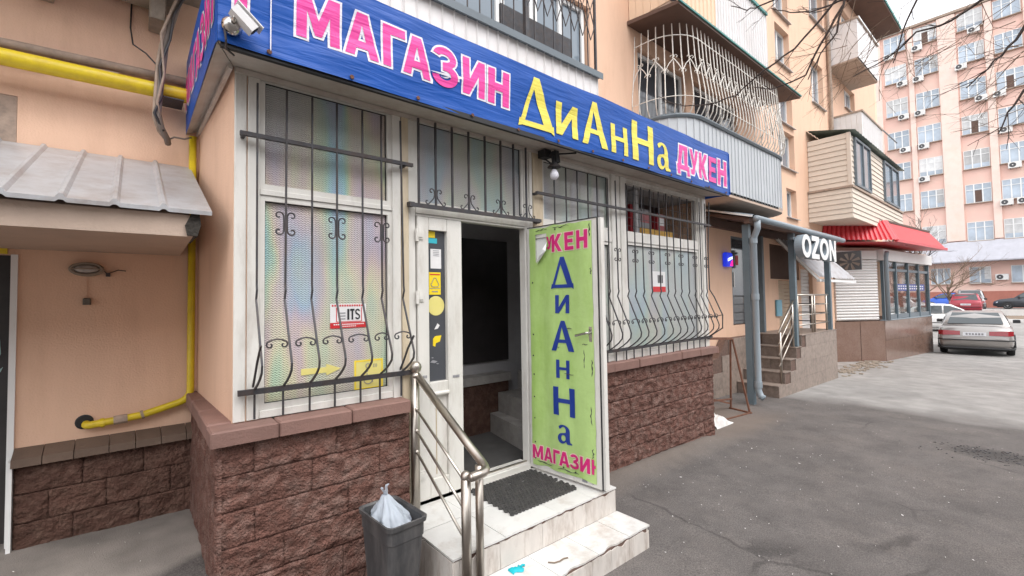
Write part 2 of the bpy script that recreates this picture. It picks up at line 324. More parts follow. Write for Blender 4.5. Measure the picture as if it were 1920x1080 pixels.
# ------------------------------------------------------------------ ground
def smooth(a, b, x):
    t = max(0, min(1, (x-a)/(b-a))); return t*t*(3-2*t)
def gz(x, y):
    z = 0.235-0.0165*max(-4, min(x, 22))
    z += 0.60*smooth(26, 56, x)
    if x > 22: z += 0
    left = 1-smooth(-0.02, 0.10, x)
    if left > 0: z += left*(0.47-0.24)*smooth(-1.3, 0.9, y)
    z += 0.075*(1-smooth(0, 0.28, -0.05-y))*smooth(2.3, 2.8, x)*(1-smooth(4.9, 5.6, x)) if y < 0.0 else 0
    z += 0.006*noise.noise(Vector((x*0.9, y*0.9, 3.1)))
    z += 0.02*noise.noise(Vector((x*0.25, y*0.25, 7.1)))*smooth(9, 14, x)*(1-smooth(50, 60, x))
    return z
def ground():
    def axis(lo, hi, near0, near1, step, far):
        a = []; x = near0
        while x < near1: a.append(x); x += step
        s = step; x = near1
        while x < hi: a.append(x); s *= far; x += s
        a.append(hi); s = step*far; x = near0-s
        while x > lo: a.insert(0, x); s *= far; x -= s
        a.insert(0, lo); return a
    xs = axis(-400, 900, -2, 10, 0.1, 1.12); ys = axis(-500, 500, -3.6, 1.4, 0.07, 1.14)
    m = MB(); nx = len(xs)
    m.v = [(x, y, gz(x, y)) for y in ys for x in xs]
    m.f = [(j*nx+i, j*nx+i+1, (j+1)*nx+i+1, (j+1)*nx+i) for j in range(len(ys)-1) for i in range(nx-1)]
    mt = mat('asphalt', (0.095,0.085,0.080), 0.88, var=0.26, vs=2.4, bump=0.5, bs=140, dirt=(0.155,0.133,0.120), damt=0.5, ds=1.4, dlo=0.48, dhi=0.72)
    nt = mt.node_tree; N = nt.nodes; L = nt.links; b = N['Principled BSDF']
    src = b.inputs['Base Color'].links[0].from_socket
    tc = N.new('ShaderNodeTexCoord'); sp = N.new('ShaderNodeSeparateXYZ'); L.new(tc.outputs['Object'], sp.inputs[0])
    def math_(op, a, c=None):
        q = N.new('ShaderNodeMath'); q.operation = op
        for i, v in enumerate((a, c)):
            if v is None: continue
            if isinstance(v, (int, float)): q.inputs[i].default_value = v
            else: L.new(v, q.inputs[i])
        return q.outputs[0]
    # aggregate speckle
    vn = N.new('ShaderNodeTexNoise'); vn.inputs['Scale'].default_value = 120; vn.inputs['Detail'].default_value = 4; vn.inputs['Roughness'].default_value = 0.8; L.new(tc.outputs['Object'], vn.inputs['Vector'])
    sr = N.new('ShaderNodeMapRange'); sr.inputs[1].default_value = 0.3; sr.inputs[2].default_value = 0.72; sr.inputs[3].default_value = 0.35; sr.inputs[4].default_value = 1.85; L.new(vn.outputs[0], sr.inputs[0])
    hv = N.new('ShaderNodeHueSaturation'); L.new(src, hv.inputs['Color']); L.new(sr.outputs[0], hv.inputs['Value'])
    vo = N.new('ShaderNodeTexVoronoi'); vo.feature = 'DISTANCE_TO_EDGE'; vo.inputs['Scale'].default_value = 0.55
    wv = N.new('ShaderNodeTexNoise'); wv.inputs['Scale'].default_value = 3.0; wv.inputs['Detail'].default_value = 5; L.new(tc.outputs['Object'], wv.inputs['Vector'])
    wm = N.new('ShaderNodeMix'); wm.data_type = 'RGBA'; wm.blend_type = 'ADD'; wm.inputs['Factor'].default_value = 0.16; L.new(tc.outputs['Object'], wm.inputs['A']); L.new(wv.outputs['Color'], wm.inputs['B']); L.new(wm.outputs['Result'], vo.inputs['Vector'])
    ck = N.new('ShaderNodeMapRange'); ck.inputs[1].default_value = 0.004; ck.inputs[2].default_value = 0.010; ck.inputs[3].default_value = 0.62; ck.inputs[4].default_value = 1.0; L.new(vo.outputs['Distance'], ck.inputs[0])
    cg = N.new('ShaderNodeTexNoise'); cg.inputs['Scale'].default_value = 0.9; L.new(tc.outputs['Object'], cg.inputs['Vector'])
    cm = N.new('ShaderNodeMapRange'); cm.inputs[1].default_value = 0.54; cm.inputs[2].default_value = 0.62; L.new(cg.outputs[0], cm.inputs[0])
    cf = math_('SUBTRACT', 1.0, math_('MULTIPLY', math_('SUBTRACT', 1.0, ck.outputs[0]), cm.outputs[0]))
    hv2 = N.new('ShaderNodeHueSaturation'); L.new(hv.outputs[0], hv2.inputs['Color']); L.new(cf, hv2.inputs['Value']); hv = hv2
    # light concrete apron beyond x = 9
    nz = N.new('ShaderNodeTexNoise'); nz.inputs['Scale'].default_value = 1.3; nz.inputs['Detail'].default_value = 6; L.new(tc.outputs['Object'], nz.inputs['Vector'])
    edge = math_('ADD', sp.outputs[0], math_('MULTIPLY', math_('SUBTRACT', nz.outputs[0], 0.5), 1.1))
    er = N.new('ShaderNodeMapRange'); er.inputs[1].default_value = 8.6; er.inputs[2].default_value = 9.4; L.new(edge, er.inputs[0])
    cn = N.new('ShaderNodeTexNoise'); cn.inputs['Scale'].default_value = 0.5; cn.inputs['Detail'].default_value = 9; cn.inputs['Roughness'].default_value = 0.7
    mp = N.new('ShaderNodeMapping'); mp.inputs['Scale'].default_value = (0.9, 1.3, 1); L.new(tc.outputs['Object'], mp.inputs[0]); L.new(mp.outputs[0], cn.inputs['Vector'])
    cr = N.new('ShaderNodeValToRGB'); cr.color_ramp.elements[0].position = 0.30; cr.color_ramp.elements[0].color = (0.205,0.196,0.187,1)
    cr.color_ramp.elements[1].position = 0.62; cr.color_ramp.elements[1].color = (0.285,0.272,0.258,1); L.new(cn.outputs[0], cr.inputs[0])
    mx = N.new('ShaderNodeMix'); mx.data_type = 'RGBA'; L.new(er.outputs[0], mx.inputs['Factor']); L.new(hv.outputs[0], mx.inputs['A']); hc = N.new('ShaderNodeHueSaturation'); L.new(cr.outputs[0], hc.inputs['Color'])
    sc2 = N.new('ShaderNodeMapRange'); sc2.inputs[1].default_value = 0.3; sc2.inputs[2].default_value = 0.7; sc2.inputs[3].default_value = 0.82; sc2.inputs[4].default_value = 1.18; L.new(wv.outputs[0], sc2.inputs[0]); L.new(sc2.outputs[0], hc.inputs['Value']); L.new(hc.outputs[0], mx.inputs['B'])
    # worn concrete apron in the left corner
    ap = math_('MULTIPLY', math_('ADD', sp.outputs[0], math_('MULTIPLY', math_('SUBTRACT', wv.outputs[0], 0.5), 0.10)), -1.0)
    ar = N.new('ShaderNodeMapRange'); ar.inputs[1].default_value = 0.0; ar.inputs[2].default_value = 0.02; ar.inputs[4].default_value = 1.0; L.new(ap, ar.inputs[0])
    ay = math_('ADD', sp.outputs[1], math_('MULTIPLY', math_('SUBTRACT', nz.outputs[0], 0.5), 0.9)); ay = math_('SUBTRACT', ay, math_('MULTIPLY', sp.outputs[0], 0.7))
    ar2 = N.new('ShaderNodeMapRange'); ar2.inputs[1].default_value = 0.50; ar2.inputs[2].default_value = 0.62; L.new(ay, ar2.inputs[0])
    af = math_('MULTIPLY', ar.outputs[0], ar2.outputs[0])
    hs_ = N.new('ShaderNodeHueSaturation'); hs_.inputs['Color'].default_value = (0.20,0.178,0.160,1)
    s3 = N.new('ShaderNodeMapRange'); s3.inputs[1].default_value = 0.3; s3.inputs[2].default_value = 0.7; s3.inputs[3].default_value = 0.65; s3.inputs[4].default_value = 1.25; L.new(wv.outputs[0], s3.inputs[0]); L.new(s3.outputs[0], hs_.inputs['Value'])
    ma = N.new('ShaderNodeMix'); ma.data_type = 'RGBA'; L.new(af, ma.inputs['Factor']); L.new(mx.outputs['Result'], ma.inputs['A']); L.new(hs_.outputs[0], ma.inputs['B']); mx = ma
    # sandy strip swept against the shop plinth
    sy = math_('ADD', sp.outputs[1], math_('MULTIPLY', math_('SUBTRACT', wv.outputs[0], 0.5), 0.22))
    s1 = N.new('ShaderNodeMapRange'); s1.inputs[1].default_value = -0.36; s1.inputs[2].default_value = -0.10; L.new(sy, s1.inputs[0])
    s2 = N.new('ShaderNodeMapRange'); s2.inputs[1].default_value = 2.3; s2.inputs[2].default_value = 2.6; L.new(sp.outputs[0], s2.inputs[0])
    s4 = N.new('ShaderNodeMapRange'); s4.inputs[1].default_value = 7.6; s4.inputs[2].default_value = 6.6; L.new(sp.outputs[0], s4.inputs[0])
    sf = math_('MULTIPLY', math_('MULTIPLY', s1.outputs[0], 0.6), math_('MULTIPLY', s2.outputs[0], s4.outputs[0]))
    sm = N.new('ShaderNodeMix'); sm.data_type = 'RGBA'; sm.inputs['B'].default_value = (0.165,0.132,0.108,1); L.new(sf, sm.inputs['Factor']); L.new(mx.outputs['Result'], sm.inputs['A']); mx = sm
    # broken wet patch in the asphalt
    d = math_('ADD', math_('POWER', math_('DIVIDE', math_('SUBTRACT', sp.outputs[0], 6.95), 0.28), 2), math_('POWER', math_('DIVIDE', math_('SUBTRACT', sp.outputs[1], -2.35), 0.42), 2))
    d = math_('ADD', d, math_('MULTIPLY', math_('SUBTRACT', vn.outputs[0], 0.5), 3.0))
    pr = N.new('ShaderNodeMapRange'); pr.inputs[1].default_value = 1.4; pr.inputs[2].default_value = 0.4; pr.inputs[4].default_value = 0.7; L.new(d, pr.inputs[0])
    mp2 = N.new('ShaderNodeMix'); mp2.data_type = 'RGBA'; mp2.inputs['B'].default_value = (0.035,0.032,0.03,1); L.new(pr.outputs[0], mp2.inputs['Factor']); L.new(mx.outputs['Result'], mp2.inputs['A'])
    L.new(mp2.outputs['Result'], b.inputs['Base Color'])
    o = m.build('ground', mt, smooth=True); o['kind'] = 'structure'
ground()

# ------------------------------------------------------------------ letter shapes (unit boxes)
def arc(cx, cy, rx, ry, a0, a1, n=12):
    return [(cx+rx*cos(radians(a0+(a1-a0)*i/n)), cy+ry*sin(radians(a0+(a1-a0)*i/n))) for i in range(n+1)]
G = {}
G['M'] = [[(0,0),(0,1),(.27,1),(.5,.44),(.73,1),(1,1),(1,0),(.77,0),(.77,.60),(.58,.12),(.42,.12),(.23,.60),(.23,0)]]
G['A'] = [[(0,0),(.34,1),(.66,1),(1,0),(.73,0),(.675,.19),(.325,.19),(.27,0)], [(.385,.37),(.615,.37),(.5,.75)]]
G['Г'] = [[(0,0),(0,1),(1,1),(1,.79),(.34,.79),(.34,0)]]
G['З'] = [[(.04,.80)]+arc(.46,.735,.48,.265,165,-28,14)+[(.74,.52)]+arc(.47,.285,.53,.285,48,-172,16)[0:]+[(.22,.27)]+arc(.46,.285,.25,.115,-172,70,12)+[(.36,.40),(.36,.60)]+arc(.45,.725,.23,.10,-70,160,12)]
G['И'] = [[(0,0),(0,1),(.29,1),(.29,.42),(.71,1),(1,1),(1,0),(.71,0),(.71,.58),(.29,0)]]
G['Н'] = [[(0,0),(0,1),(.31,1),(.31,.62),(.69,.62),(.69,1),(1,1),(1,0),(.69,0),(.69,.40),(.31,.40),(.31,0)]]
G['Д'] = [[(0,-.2),(0,.2),(.10,.2),(.24,1),(.88,1),(.88,.2),(1,.2),(1,-.2),(.78,-.2),(.78,0),(.22,0),(.22,-.2)], [(.36,.2),(.62,.2),(.62,.80),(.47,.80)]]
G['У'] = [[(0,1),(.31,1),(.52,.55),(.71,1),(1,1),(.66,.28),(.60,.10),(.48,.0),(.12,0),(.12,.20),(.34,.20),(.40,.32)]]
G['К'] = [[(0,0),(0,1),(.30,1),(.30,.60),(.66,1),(1,1),(.58,.54),(1,0),(.66,0),(.30,.44),(.30,0)]]
G['Е'] = [[(0,0),(0,1),(1,1),(1,.80),(.34,.80),(.34,.61),(.92,.61),(.92,.41),(.34,.41),(.34,.20),(1,.20),(1,0)]]
G['sД'] = [[(0,-.03),(.035,.13),(.075,.13),(.42,1),(.58,1),(.94,.13),(.985,.13),(1,-.05),(.9,.0),(.10,.0)], [(.18,.11),(.69,.11),(.425,.76)]]
G['sи'] = [[(0,0),(.01,1),(.27,1),(.25,.34),(.76,1),(1,1),(1,0),(.73,0),(.75,.62),(.26,0)]]
G['sА'] = [[(0,0),(.42,1),(.58,1),(1,0),(.74,0),(.64,.27),(.31,.27),(.21,0)], [(.35,.38),(.60,.38),(.455,.79)]]
G['sН'] = [[(0,0),(.02,1),(.26,1),(.25,.60),(.75,.60),(.74,1),(1,1),(.98,0),(.74,0),(.75,.45),(.25,.45),(.26,0)]]
G['sа'] = [[(.08,.86)]+arc(.40,.68,.44,.32,140,0,10)+[(.84,.22),(.88,.10),(1,.07),(1,0),(.66,-.02),(.58,.10)]+arc(.30,.26,.30,.28,-40,-270,14)[0:]+[(.42,.57),(.56,.60)]+arc(.40,.70,.17,.20,0,150,8)+[(.12,.76)],
           arc(.40,.29,.155,.17,0,360,12)[:-1]]
G['I'] = [[(.2,0),(.2,1),(.8,1),(.8,0)]]
G['T'] = [[(.3,0),(.3,.82),(0,.82),(0,1),(1,1),(1,.82),(.7,.82),(.7,0)]]
G['S'] = [[(.0,.22)]+arc(.5,.26,.5,.26,190,360,8)+arc(.5,.28,.5,.28,0,75,5)+arc(.5,.74,.24,.12,260,90,8)+arc(.5,.74,.24,.12,90,20,3)+[(1,.78)]+arc(.5,.74,.5,.26,15,180,8)+arc(.5,.72,.5,.28,180,260,5)+arc(.5,.28,.24,.13,80,-90,8)+arc(.5,.28,.24,.13,-90,-160,3)]
G['half'] = [[(0,0),(0,1),(.6,1),(.6,.62),(1,.62),(1,.42),(.6,.42),(.6,0)]]
G['O'] = [arc(.5,.5,.5,.5,0,360,28)[:-1], arc(.5,.5,.25,.29,0,360,24)[:-1]]
G['Z'] = [[(0,0),(0,.2),(.60,.78),(.05,.78),(.05,1),(1,1),(1,.80),(.42,.22),(1,.22),(1,0)]]
G['N'] = [[(0,0),(0,1),(.27,1),(.73,.42),(.73,1),(1,1),(1,0),(.73,0),(.27,.58),(.27,0)]]
def letters(items, offset=0.0, depth=0.0, cut=0.0):
    # items: (glyph, x0, z0, w, h, shear) -> list of (verts2d, faces) in one MB with coords (x, z, d)
    cu = bpy.data.curves.new('tmp', 'CURVE'); cu.dimensions = '2D'; cu.fill_mode = 'BOTH'; cu.offset = offset; cu.extrude = depth
    for g, x0, z0, w, h, sh in items:
        for poly in G[g]:
            sp = cu.splines.new('POLY'); sp.points.add(len(poly)-1); sp.use_cyclic_u = True
            for p, (a, b) in zip(sp.points, poly): p.co = (x0+a*w, z0+b*h+sh*a*w, 0, 1)
    ob = bpy.data.objects.new('tmp', cu); COL.objects.link(ob)
    me = bpy.data.meshes.new_from_object(ob, depsgraph=None) if False else ob.to_mesh().copy()
    ob.to_mesh_clear(); bpy.data.objects.remove(ob); bpy.data.curves.remove(cu)
    bm = bmesh.new(); bm.from_mesh(me); bpy.data.meshes.remove(me)
    if cut:
        xs = [v.co.x for v in bm.verts]; x = min(xs)
        while x < max(xs):
            bmesh.ops.bisect_plane(bm, geom=bm.verts[:]+bm.edges[:]+bm.faces[:], plane_co=(x,0,0), plane_no=(1,0,0)); x += cut
        ys = [v.co.y for v in bm.verts]; y = min(ys)
        while y < max(ys):
            bmesh.ops.bisect_plane(bm, geom=bm.verts[:]+bm.edges[:]+bm.faces[:], plane_co=(0,y,0), plane_no=(0,1,0)); y += cut
    bm.verts.index_update(); m = MB(); m.v = [tuple(v.co) for v in bm.verts]; m.f = [tuple(v.index for v in f.verts) for f in bm.faces]; bm.free()
    return m
def mapped(m, fn):
    q = MB(); q.v = [tuple(fn(*p)) for p in m.v]; q.f = list(m.f); return q

# ------------------------------------------------------------------ the shop annex
def rough_stone(P, u0, u1, z0, z1, seed, amp=0.02, g=0.002, step=0.012):
    m = MB(); u0 += g/2; u1 -= g/2; z0 += g/2; z1 -= g/2
    nu = max(4, int((u1-u0)/step)); nz = max(4, int((z1-z0)/step))
    def fn(a, b):
        u = u0+(u1-u0)*a; z = z0+(z1-z0)*b
        e = min(a, 1-a)*(u1-u0); f = min(b, 1-b)*(z1-z0)
        k = smooth(-0.006, 0.005, min(e, f))
        q = Vector((u*13, z*24, seed*3.7)); 
        d = amp*k*(0.42+0.85*noise.fractal(q, 0.75, 2.3, 5))+0.010*k*noise.noise(Vector((u*4, z*5, seed))) + 0.004*noise.noise(q*4)
        return P(u + 0.003*noise.noise(q+Vector((9,0,0))), z, d)
    m.grid(fn, nu, nz)
    # skirt back into the wall
    w = nu+1; loop = [i for i in range(w)] + [j*w+nu for j in range(1, nz+1)] + [nz*w+i for i in range(nu-1,-1,-1)] + [j*w for j in range(nz-1,0,-1)]
    o = len(m.v); cu = [(0+ (i%w)/nu, (i//w)/nz) for i in loop]
    m.v += [tuple(P(u0+(u1-u0)*a, z0+(z1-z0)*b, -0.03)) for a, b in cu]
    n = len(loop)
    m.f += [(loop[k], o+k, o+(k+1)%n, loop[(k+1)%n]) for k in range(n)]
    return m
def stone_wall(parent, P, u0, u1, zs, seed, mt, lens=(0.30,0.46), amp=0.02):
    rr = random.Random(seed); k = 0
    for i in range(len(zs)-1):
        u = u0; first = True
        while u < u1-0.02:
            l = rr.uniform(*lens)*(0.5 if (first and i % 2) else 1); first = False
            e = u+l
            if u1-e < 0.14: e = u1
            rough_stone(P, u, e, zs[i], zs[i+1], seed*10+k, amp).build('stone', mt, parent, smooth=True); k += 1
            u = e
S = thing('shop_annex', 'small street shop annex with peach side wall, white framed windows and rough red stone plinth', 'shop', (2.6, 0.5, 0.2))
# core and lining
m = MB(); m.add([(0.0,0.0,1.26),(0.12,0.0,1.26),(0.12,1.2,1.26),(-0.045,1.2,1.26),(0.0,0.0,3.2),(0.12,0.0,3.2),(0.12,1.2,3.2),(-0.045,1.2,3.2)], [(0,3,2,1),(4,5,6,7),(0,1,5,4),(1,2,6,5),(2,3,7,6),(3,0,4,7)])
m.build('side_wall', M['peach'], S)
MB().box(5.16,5.262,0.09,1.2,1.2,3.2).build('end_wall', M['peach'], S)
m = MB().box(-0.05,5.3,-0.2,1.2,3.22,3.56); m.build('roof', M['zinc'], S)
# soffit boards under the banner
m = MB(); m.add([(-0.115,-0.305,3.150),(5.25,-0.30,3.150),(5.25,0.0,3.188),(0.0,0.0,3.188),(-0.115,-0.305,3.172),(5.25,-0.30,3.172),(5.25,0.0,3.21),(0.0,0.0,3.21)], [(0,3,2,1),(4,5,6,7),(0,1,5,4),(1,2,6,5),(2,3,7,6),(3,0,4,7)])
m.build('soffit_board', M['soffit'], S)
m = MB(); m.add([(-0.118,-0.298,3.150),(-0.006,-0.006,3.184),(-0.05,1.2,3.184),(-0.122,1.2,3.150),(-0.118,-0.298,3.17),(-0.006,-0.006,3.204),(-0.05,1.2,3.204),(-0.122,1.2,3.17)], [(0,3,2,1),(4,5,6,7),(0,1,5,4),(1,2,6,5),(2,3,7,6),(3,0,4,7)])
m.build('soffit_board', M['soffit'], S)
m = MB().box(0.0,5.25,-0.026,-0.004,3.155,3.182); m.bar((-0.03,-0.08,3.148),(-0.05,1.18,3.15),0.02); m.build('soffit_trim', M['soffit'], S)
MB().bar((-0.105,-0.312,3.140),(5.235,-0.312,3.148),0.026,0.034).build('soffit_edge_shade', M['black'], S)  # shade on the soffit's front edge, put in as a black strip

# plinths
zsL = [0.10,0.30,0.48,0.66,0.84,1.02,1.19]
pl = MB().box(-0.06,0.10,-0.06,1.2,0.0,1.19).box(0.101,1.0,-0.06,0.10,0.0,1.19).build('plinth', M['joint'], S)
stone_wall(pl, lambda u, z, d: Vector((u, -0.075-d, z)), -0.085, 1.0, zsL, 3, M['stone'], (0.32,0.50), 0.018)
rr = random.Random(5)
rough_stone(lambda u, z, d: Vector((-0.075-d*0.6, u, z)), -0.09, 1.16, 0.08, 1.19, 77, 0.02, step=0.03).build('stone', M['stone'], pl, smooth=True)
zsR = [0.05,0.24,0.405,0.57,0.735,0.90,1.05,1.20]
pr_ = MB().box(2.34,5.24,-0.035,0.10,0.0,1.2).build('plinth', M['joint'], S)
stone_wall(pr_, lambda u, z, d: Vector((u, -0.045-d, z)), 2.34, 5.26, zsR, 4, M['stone'], (0.30,0.44), 0.019)
stone_wall(pr_, lambda u, z, d: Vector((5.24+d, u, z)), -0.05, 1.15, zsR, 6, M['stone'], (0.30,0.44), 0.02)
# sill slabs
def slab(x0, x1, y0, y1, z0, z1, j=0.004):
    dz = random.uniform(-0.004,0.004)
    m = MB(); m.cbox(x0+j/2, x1-j/2, y0, y1, z0+dz, z1+dz, 0.008); return m
sl = MB().box(-0.06,0.98,-0.08,0.05,1.185,1.235).build('sill', M['joint'], S)
for a, b in ((-0.115,0.20),(0.20,0.60),(0.60,0.985)): slab(a, b, -0.145+random.uniform(0,0.012), 0.02, 1.195, 1.272).build('sill_slab', M['sill'], sl)
for a, b in ((0.02,0.42),(0.42,0.80),(0.80,1.19)):
    m = MB(); m.cbox(-0.112+random.uniform(0,0.008),0.01,a+0.002,b-0.002,1.196,1.276,0.008); m.build('sill_slab', M['sill'], sl)
sr_ = MB().box(2.36,5.24,-0.05,0.05,1.19,1.23).build('sill', M['joint'], S)
x = 2.345
while x < 5.3:
    e = min(x+0.42, 5.33); slab(x, e, -0.105+random.uniform(0,0.012), 0.02, 1.203, 1.285).build('sill_slab', M['sill'], sr_); x = e
# white frame members (posts and rails)
def member(name, x0, x1, z0, z1, y0=-0.012, y1=0.07, mt='white', parent=S): return MB().cbox(x0, x1, y0, y1, z0, z1, 0.004).build(name, M[mt], parent)
def window(name, x0, x1, z0, z1, pane_mat, fr=0.03, yp=0.03, parent=S, sash=True):
    m = MB()
    for a, b, c, d in ((x0,x0+fr,z0,z1),(x1-fr,x1,z0,z1),(x0+fr,x1-fr,z0,z0+fr),(x0+fr,x1-fr,z1-fr,z1)): m.box(a, b, 0.004, 0.05, c, d)
    w = m.build(name, M['white'], parent)
    MB().box(x0+fr-0.004, x1-fr+0.004, yp, yp+0.006, z0+fr-0.004, z1-fr+0.004).build('pane', pane_mat, w)
    g = MB()
    for a, b, c, d in ((x0+fr,x0+fr+0.006,z0+fr,z1-fr),(x1-fr-0.006,x1-fr,z0+fr,z1-fr),(x0+fr+.006,x1-fr-.006,z0+fr,z0+fr+0.005),(x0+fr+.006,x1-fr-.006,z1-fr-0.005,z1-fr)): g.box(a, b, yp-0.006, yp-0.0005, c, d)
    g.build('gasket', M['black'], w)
    return w
member('post', 0.002, 0.060, 1.275, 3.185); member('post', 0.066, 0.125, 1.275, 3.185)
member('post', 0.925, 0.985, 1.262, 3.185)
member('frame_rail', 0.127, 0.923, 2.510, 2.540, -0.005, 0.06); member('frame_rail', 0.127, 0.923, 3.186, 3.2, -0.008, 0.06)
member('frame_rail', 0.127, 0.923, 1.275, 1.316, -0.005, 0.06)
window('window', 0.125, 0.925, 2.541, 3.185, M['film'])
wl_ = window('window', 0.125, 0.925, 1.317, 2.508, M['film'])
# stickers on the lower left pane
def sheet(x0, x1, z0, z1, y, mt, parent, name='sticker', t=0.0015): return MB().box(x0, x1, y-t, y, z0, z1).build(name, mt, parent)
yS = 0.0285
sheet(0.524, 0.752, 1.742, 1.893, yS, M['paper'], wl_)
sheet(0.524, 0.752, 1.7425, 1.7775, yS-0.002, M['red'], wl_, 'sticker_band')
m = MB(); m.box(0.56,0.565,yS-0.003,yS-0.002,1.782,1.87); m.box(0.72,0.7245,yS-0.003,yS-0.002,1.782,1.87); m.box(0.565,0.72,yS-0.003,yS-0.002,1.78,1.784)
for i in range(13): 
    xx = 0.534+i*0.0155; m.box(xx, xx+0.010, yS-0.003, yS-0.002, 1.876, 1.888)
m.build('sticker_print', M['red'], wl_)
m = MB()
for i in range(15): m.box(0.545+i*0.013, 0.554+i*0.013, yS-0.004, yS-0.003, 1.762, 1.769)
for i in range(8): m.box(0.585+i*0.013, 0.594+i*0.013, yS-0.004, yS-0.003, 1.750, 1.756)
m.build('sticker_print', M['paper'], wl_)
q = mapped(letters([('I',0.625,1.793,0.022,0.068,0),('T',0.648,1.793,0.028,0.068,0),('S',0.680,1.793,0.032,0.068,0)]), lambda x, z, d: (x, yS-0.004, z)); q.build('lettering', M['ink'], wl_)
m = MB()
for k in range(3): m.box(0.578, 0.618, yS-0.004, yS-0.003, 1.797+k*0.018, 1.803+k*0.018)
m.build('sticker_print', M['greyink'], wl_)
# yellow arrow and disabled access sign
m = MB(); m.prism([(0.355,1.478),(0.500,1.480),(0.502,1.462),(0.590,1.497),(0.500,1.532),(0.500,1.512),(0.355,1.515)], lambda x, z: (x, yS-0.002, z), lambda x, z: (x, yS, z)); m.build('arrow_sticker', M['pstick'], wl_)
sg = sheet(0.672, 0.868, 1.345, 1.535, yS, M['pstick'], wl_, 'access_sticker')
m = MB()
for a, b, c, d in ((0.676,0.684,1.349,1.531),(0.856,0.864,1.349,1.531),(0.684,0.856,1.349,1.357),(0.684,0.856,1.523,1.531)): m.box(a, b, yS-0.003, yS-0.0017, c, d)
m.build('sticker_print', M['ystick'], wl_)
m = MB()
def flat_stroke(m, pts, w, y):
    for i in range(len(pts)-1):
        p = Vector((pts[i][0], y, pts[i][1])); q_ = Vector((pts[i+1][0], y, pts[i+1][1])); m.bar(p, q_, w, 0.001) if False else m.tube([p, q_], w/2, 4)
flat_stroke(m, arc(0.765,1.405,0.028,0.026,150,380,10), 0.006, yS-0.003)
flat_stroke(m, [(0.757,1.447),(0.760,1.412),(0.787,1.412),(0.797,1.388)], 0.006, yS-0.003)
m.lathe([(0.0,-0.001),(0.008,-0.001),(0.008,0.001),(0.0,0.001)], (0.757,yS-0.003,1.462), 10, 'y')
for k in range(3): flat_stroke(m, arc(0.79,1.492,0.012+k*0.011,0.02,-35,35,4), 0.004, yS-0.003)
flat_stroke(m, arc(0.762,1.494,0.013,0.016,40,330,6), 0.006, yS-0.003)
m.build('sticker_print', M['greyink'], wl_)

# post beside the door, door frame, transom window
member('post', 0.988, 1.040, 0.53, 3.185, -0.02, 0.07, 'cream'); member('post', 1.043, 1.098, 0.53, 3.185, -0.004, 0.06)
member('lintel', 1.100, 2.215, 2.515, 2.575, -0.008, 0.07); member('frame_rail', 1.1, 2.215, 2.497, 2.513, 0.0, 0.06)
window('window', 1.100, 2.125, 2.578, 3.185, M['film2'], fr=0.022)
member('post', 2.128, 2.178, 0.53, 3.185, -0.004, 0.07); member('post', 2.182, 2.215, 0.53, 3.185, -0.012, 0.07); member('post', 2.220, 2.335, 0.53, 3.185, -0.018, 0.07, 'cream')
member('threshold', 1.478, 2.127, 0.527, 0.572, -0.03, 0.10, 'white')
MB().box(1.48,2.125,0.012,0.03,0.573,0.581).build('threshold_strip', M['steel'], S)
# fixed side leaf
sd = member('side_leaf', 1.106, 1.195, 0.545, 2.492, -0.016, 0.05)
for a, b, c, d in ((1.350,1.478,0.545,2.492),(1.197,1.348,2.405,2.492),(1.197,1.348,1.235,1.335),(1.197,1.348,0.545,0.67)): member('leaf_rail', a, b, c, d, -0.013, 0.05, parent=sd)
MB().box(1.197,1.348,0.01,0.03,0.672,1.233).build('leaf_panel', M['white'], sd)
MB().box(1.255,1.262,0.006,0.0095,0.69,1.22).build('leaf_groove', M['cream'], sd)
m = MB(); m.tube([(1.197,-0.016,1.255),(1.348,-0.016,1.255)], 0.014, 8); m.build('leaf_moulding', M['white'], sd)
MB().box(1.195,1.350,0.022,0.03,1.333,2.407).build('leaf_pane', M['dglass'], sd)
for z in (2.36, 1.93, 0.72):
    m = MB(); m.tube([(1.098,-0.024,z-0.045),(1.098,-0.024,z+0.045)], 0.012, 8); m.box(1.100,1.15,-0.024,-0.012,z-0.03,z+0.03); m.box(1.1,1.14,-0.030,-0.024,z-0.016,z+0.016); m.build('hinge', M['white'], sd)
yg = 0.021
sheet(1.198,1.268,2.355,2.40,yg,M['ystick'],sd); sheet(1.205,1.285,2.315,2.352,yg,M['cyan'],sd)
sheet(1.230,1.318,2.135,2.275,yg,M['paper'],sd)
m = MB()
for k in range(4): m.box(1.25,1.30,yg-0.003,yg-0.0016,2.225+k*0.012,2.229+k*0.012)
m.build('sticker_print', M['greyink'], sd)
sheet(1.216,1.312,1.948,2.108,yg,M['ystick'],sd)
m = MB(); tri = [(1.240,2.005),(1.288,2.005),(1.297,2.02),(1.270,2.068),(1.258,2.068),(1.231,2.02),(1.240,2.005)]
flat_stroke(m, tri, 0.005, yg-0.003); m.box(1.222,1.306,yg-0.003,yg-0.0016,1.990,1.994); m.box(1.24,1.288,yg-0.003,yg-0.0016,1.966,1.974); m.build('sticker_print', M['greyink'], sd)
m = MB(); m.box(1.222,1.306,yg-0.003,yg-0.0016,2.088,2.096); m.build('sticker_print', M['red'], sd)
m = MB(); m.lathe([(0.0,-0.0015),(0.068,-0.0015),(0.070,0.0),(0.0,0.0)], (1.272,yg,1.868), 32, 'y'); m.build('round_sticker', M['pstick'], sd)
m = MB(); m.prism([(1.255,1.70),(1.285,1.705),(1.30,1.728),(1.283,1.742),(1.27,1.722)], lambda x, z: (x,yg-0.002,z), lambda x, z: (x,yg,z)); m.build('torn_sticker', M['paper'], sd)
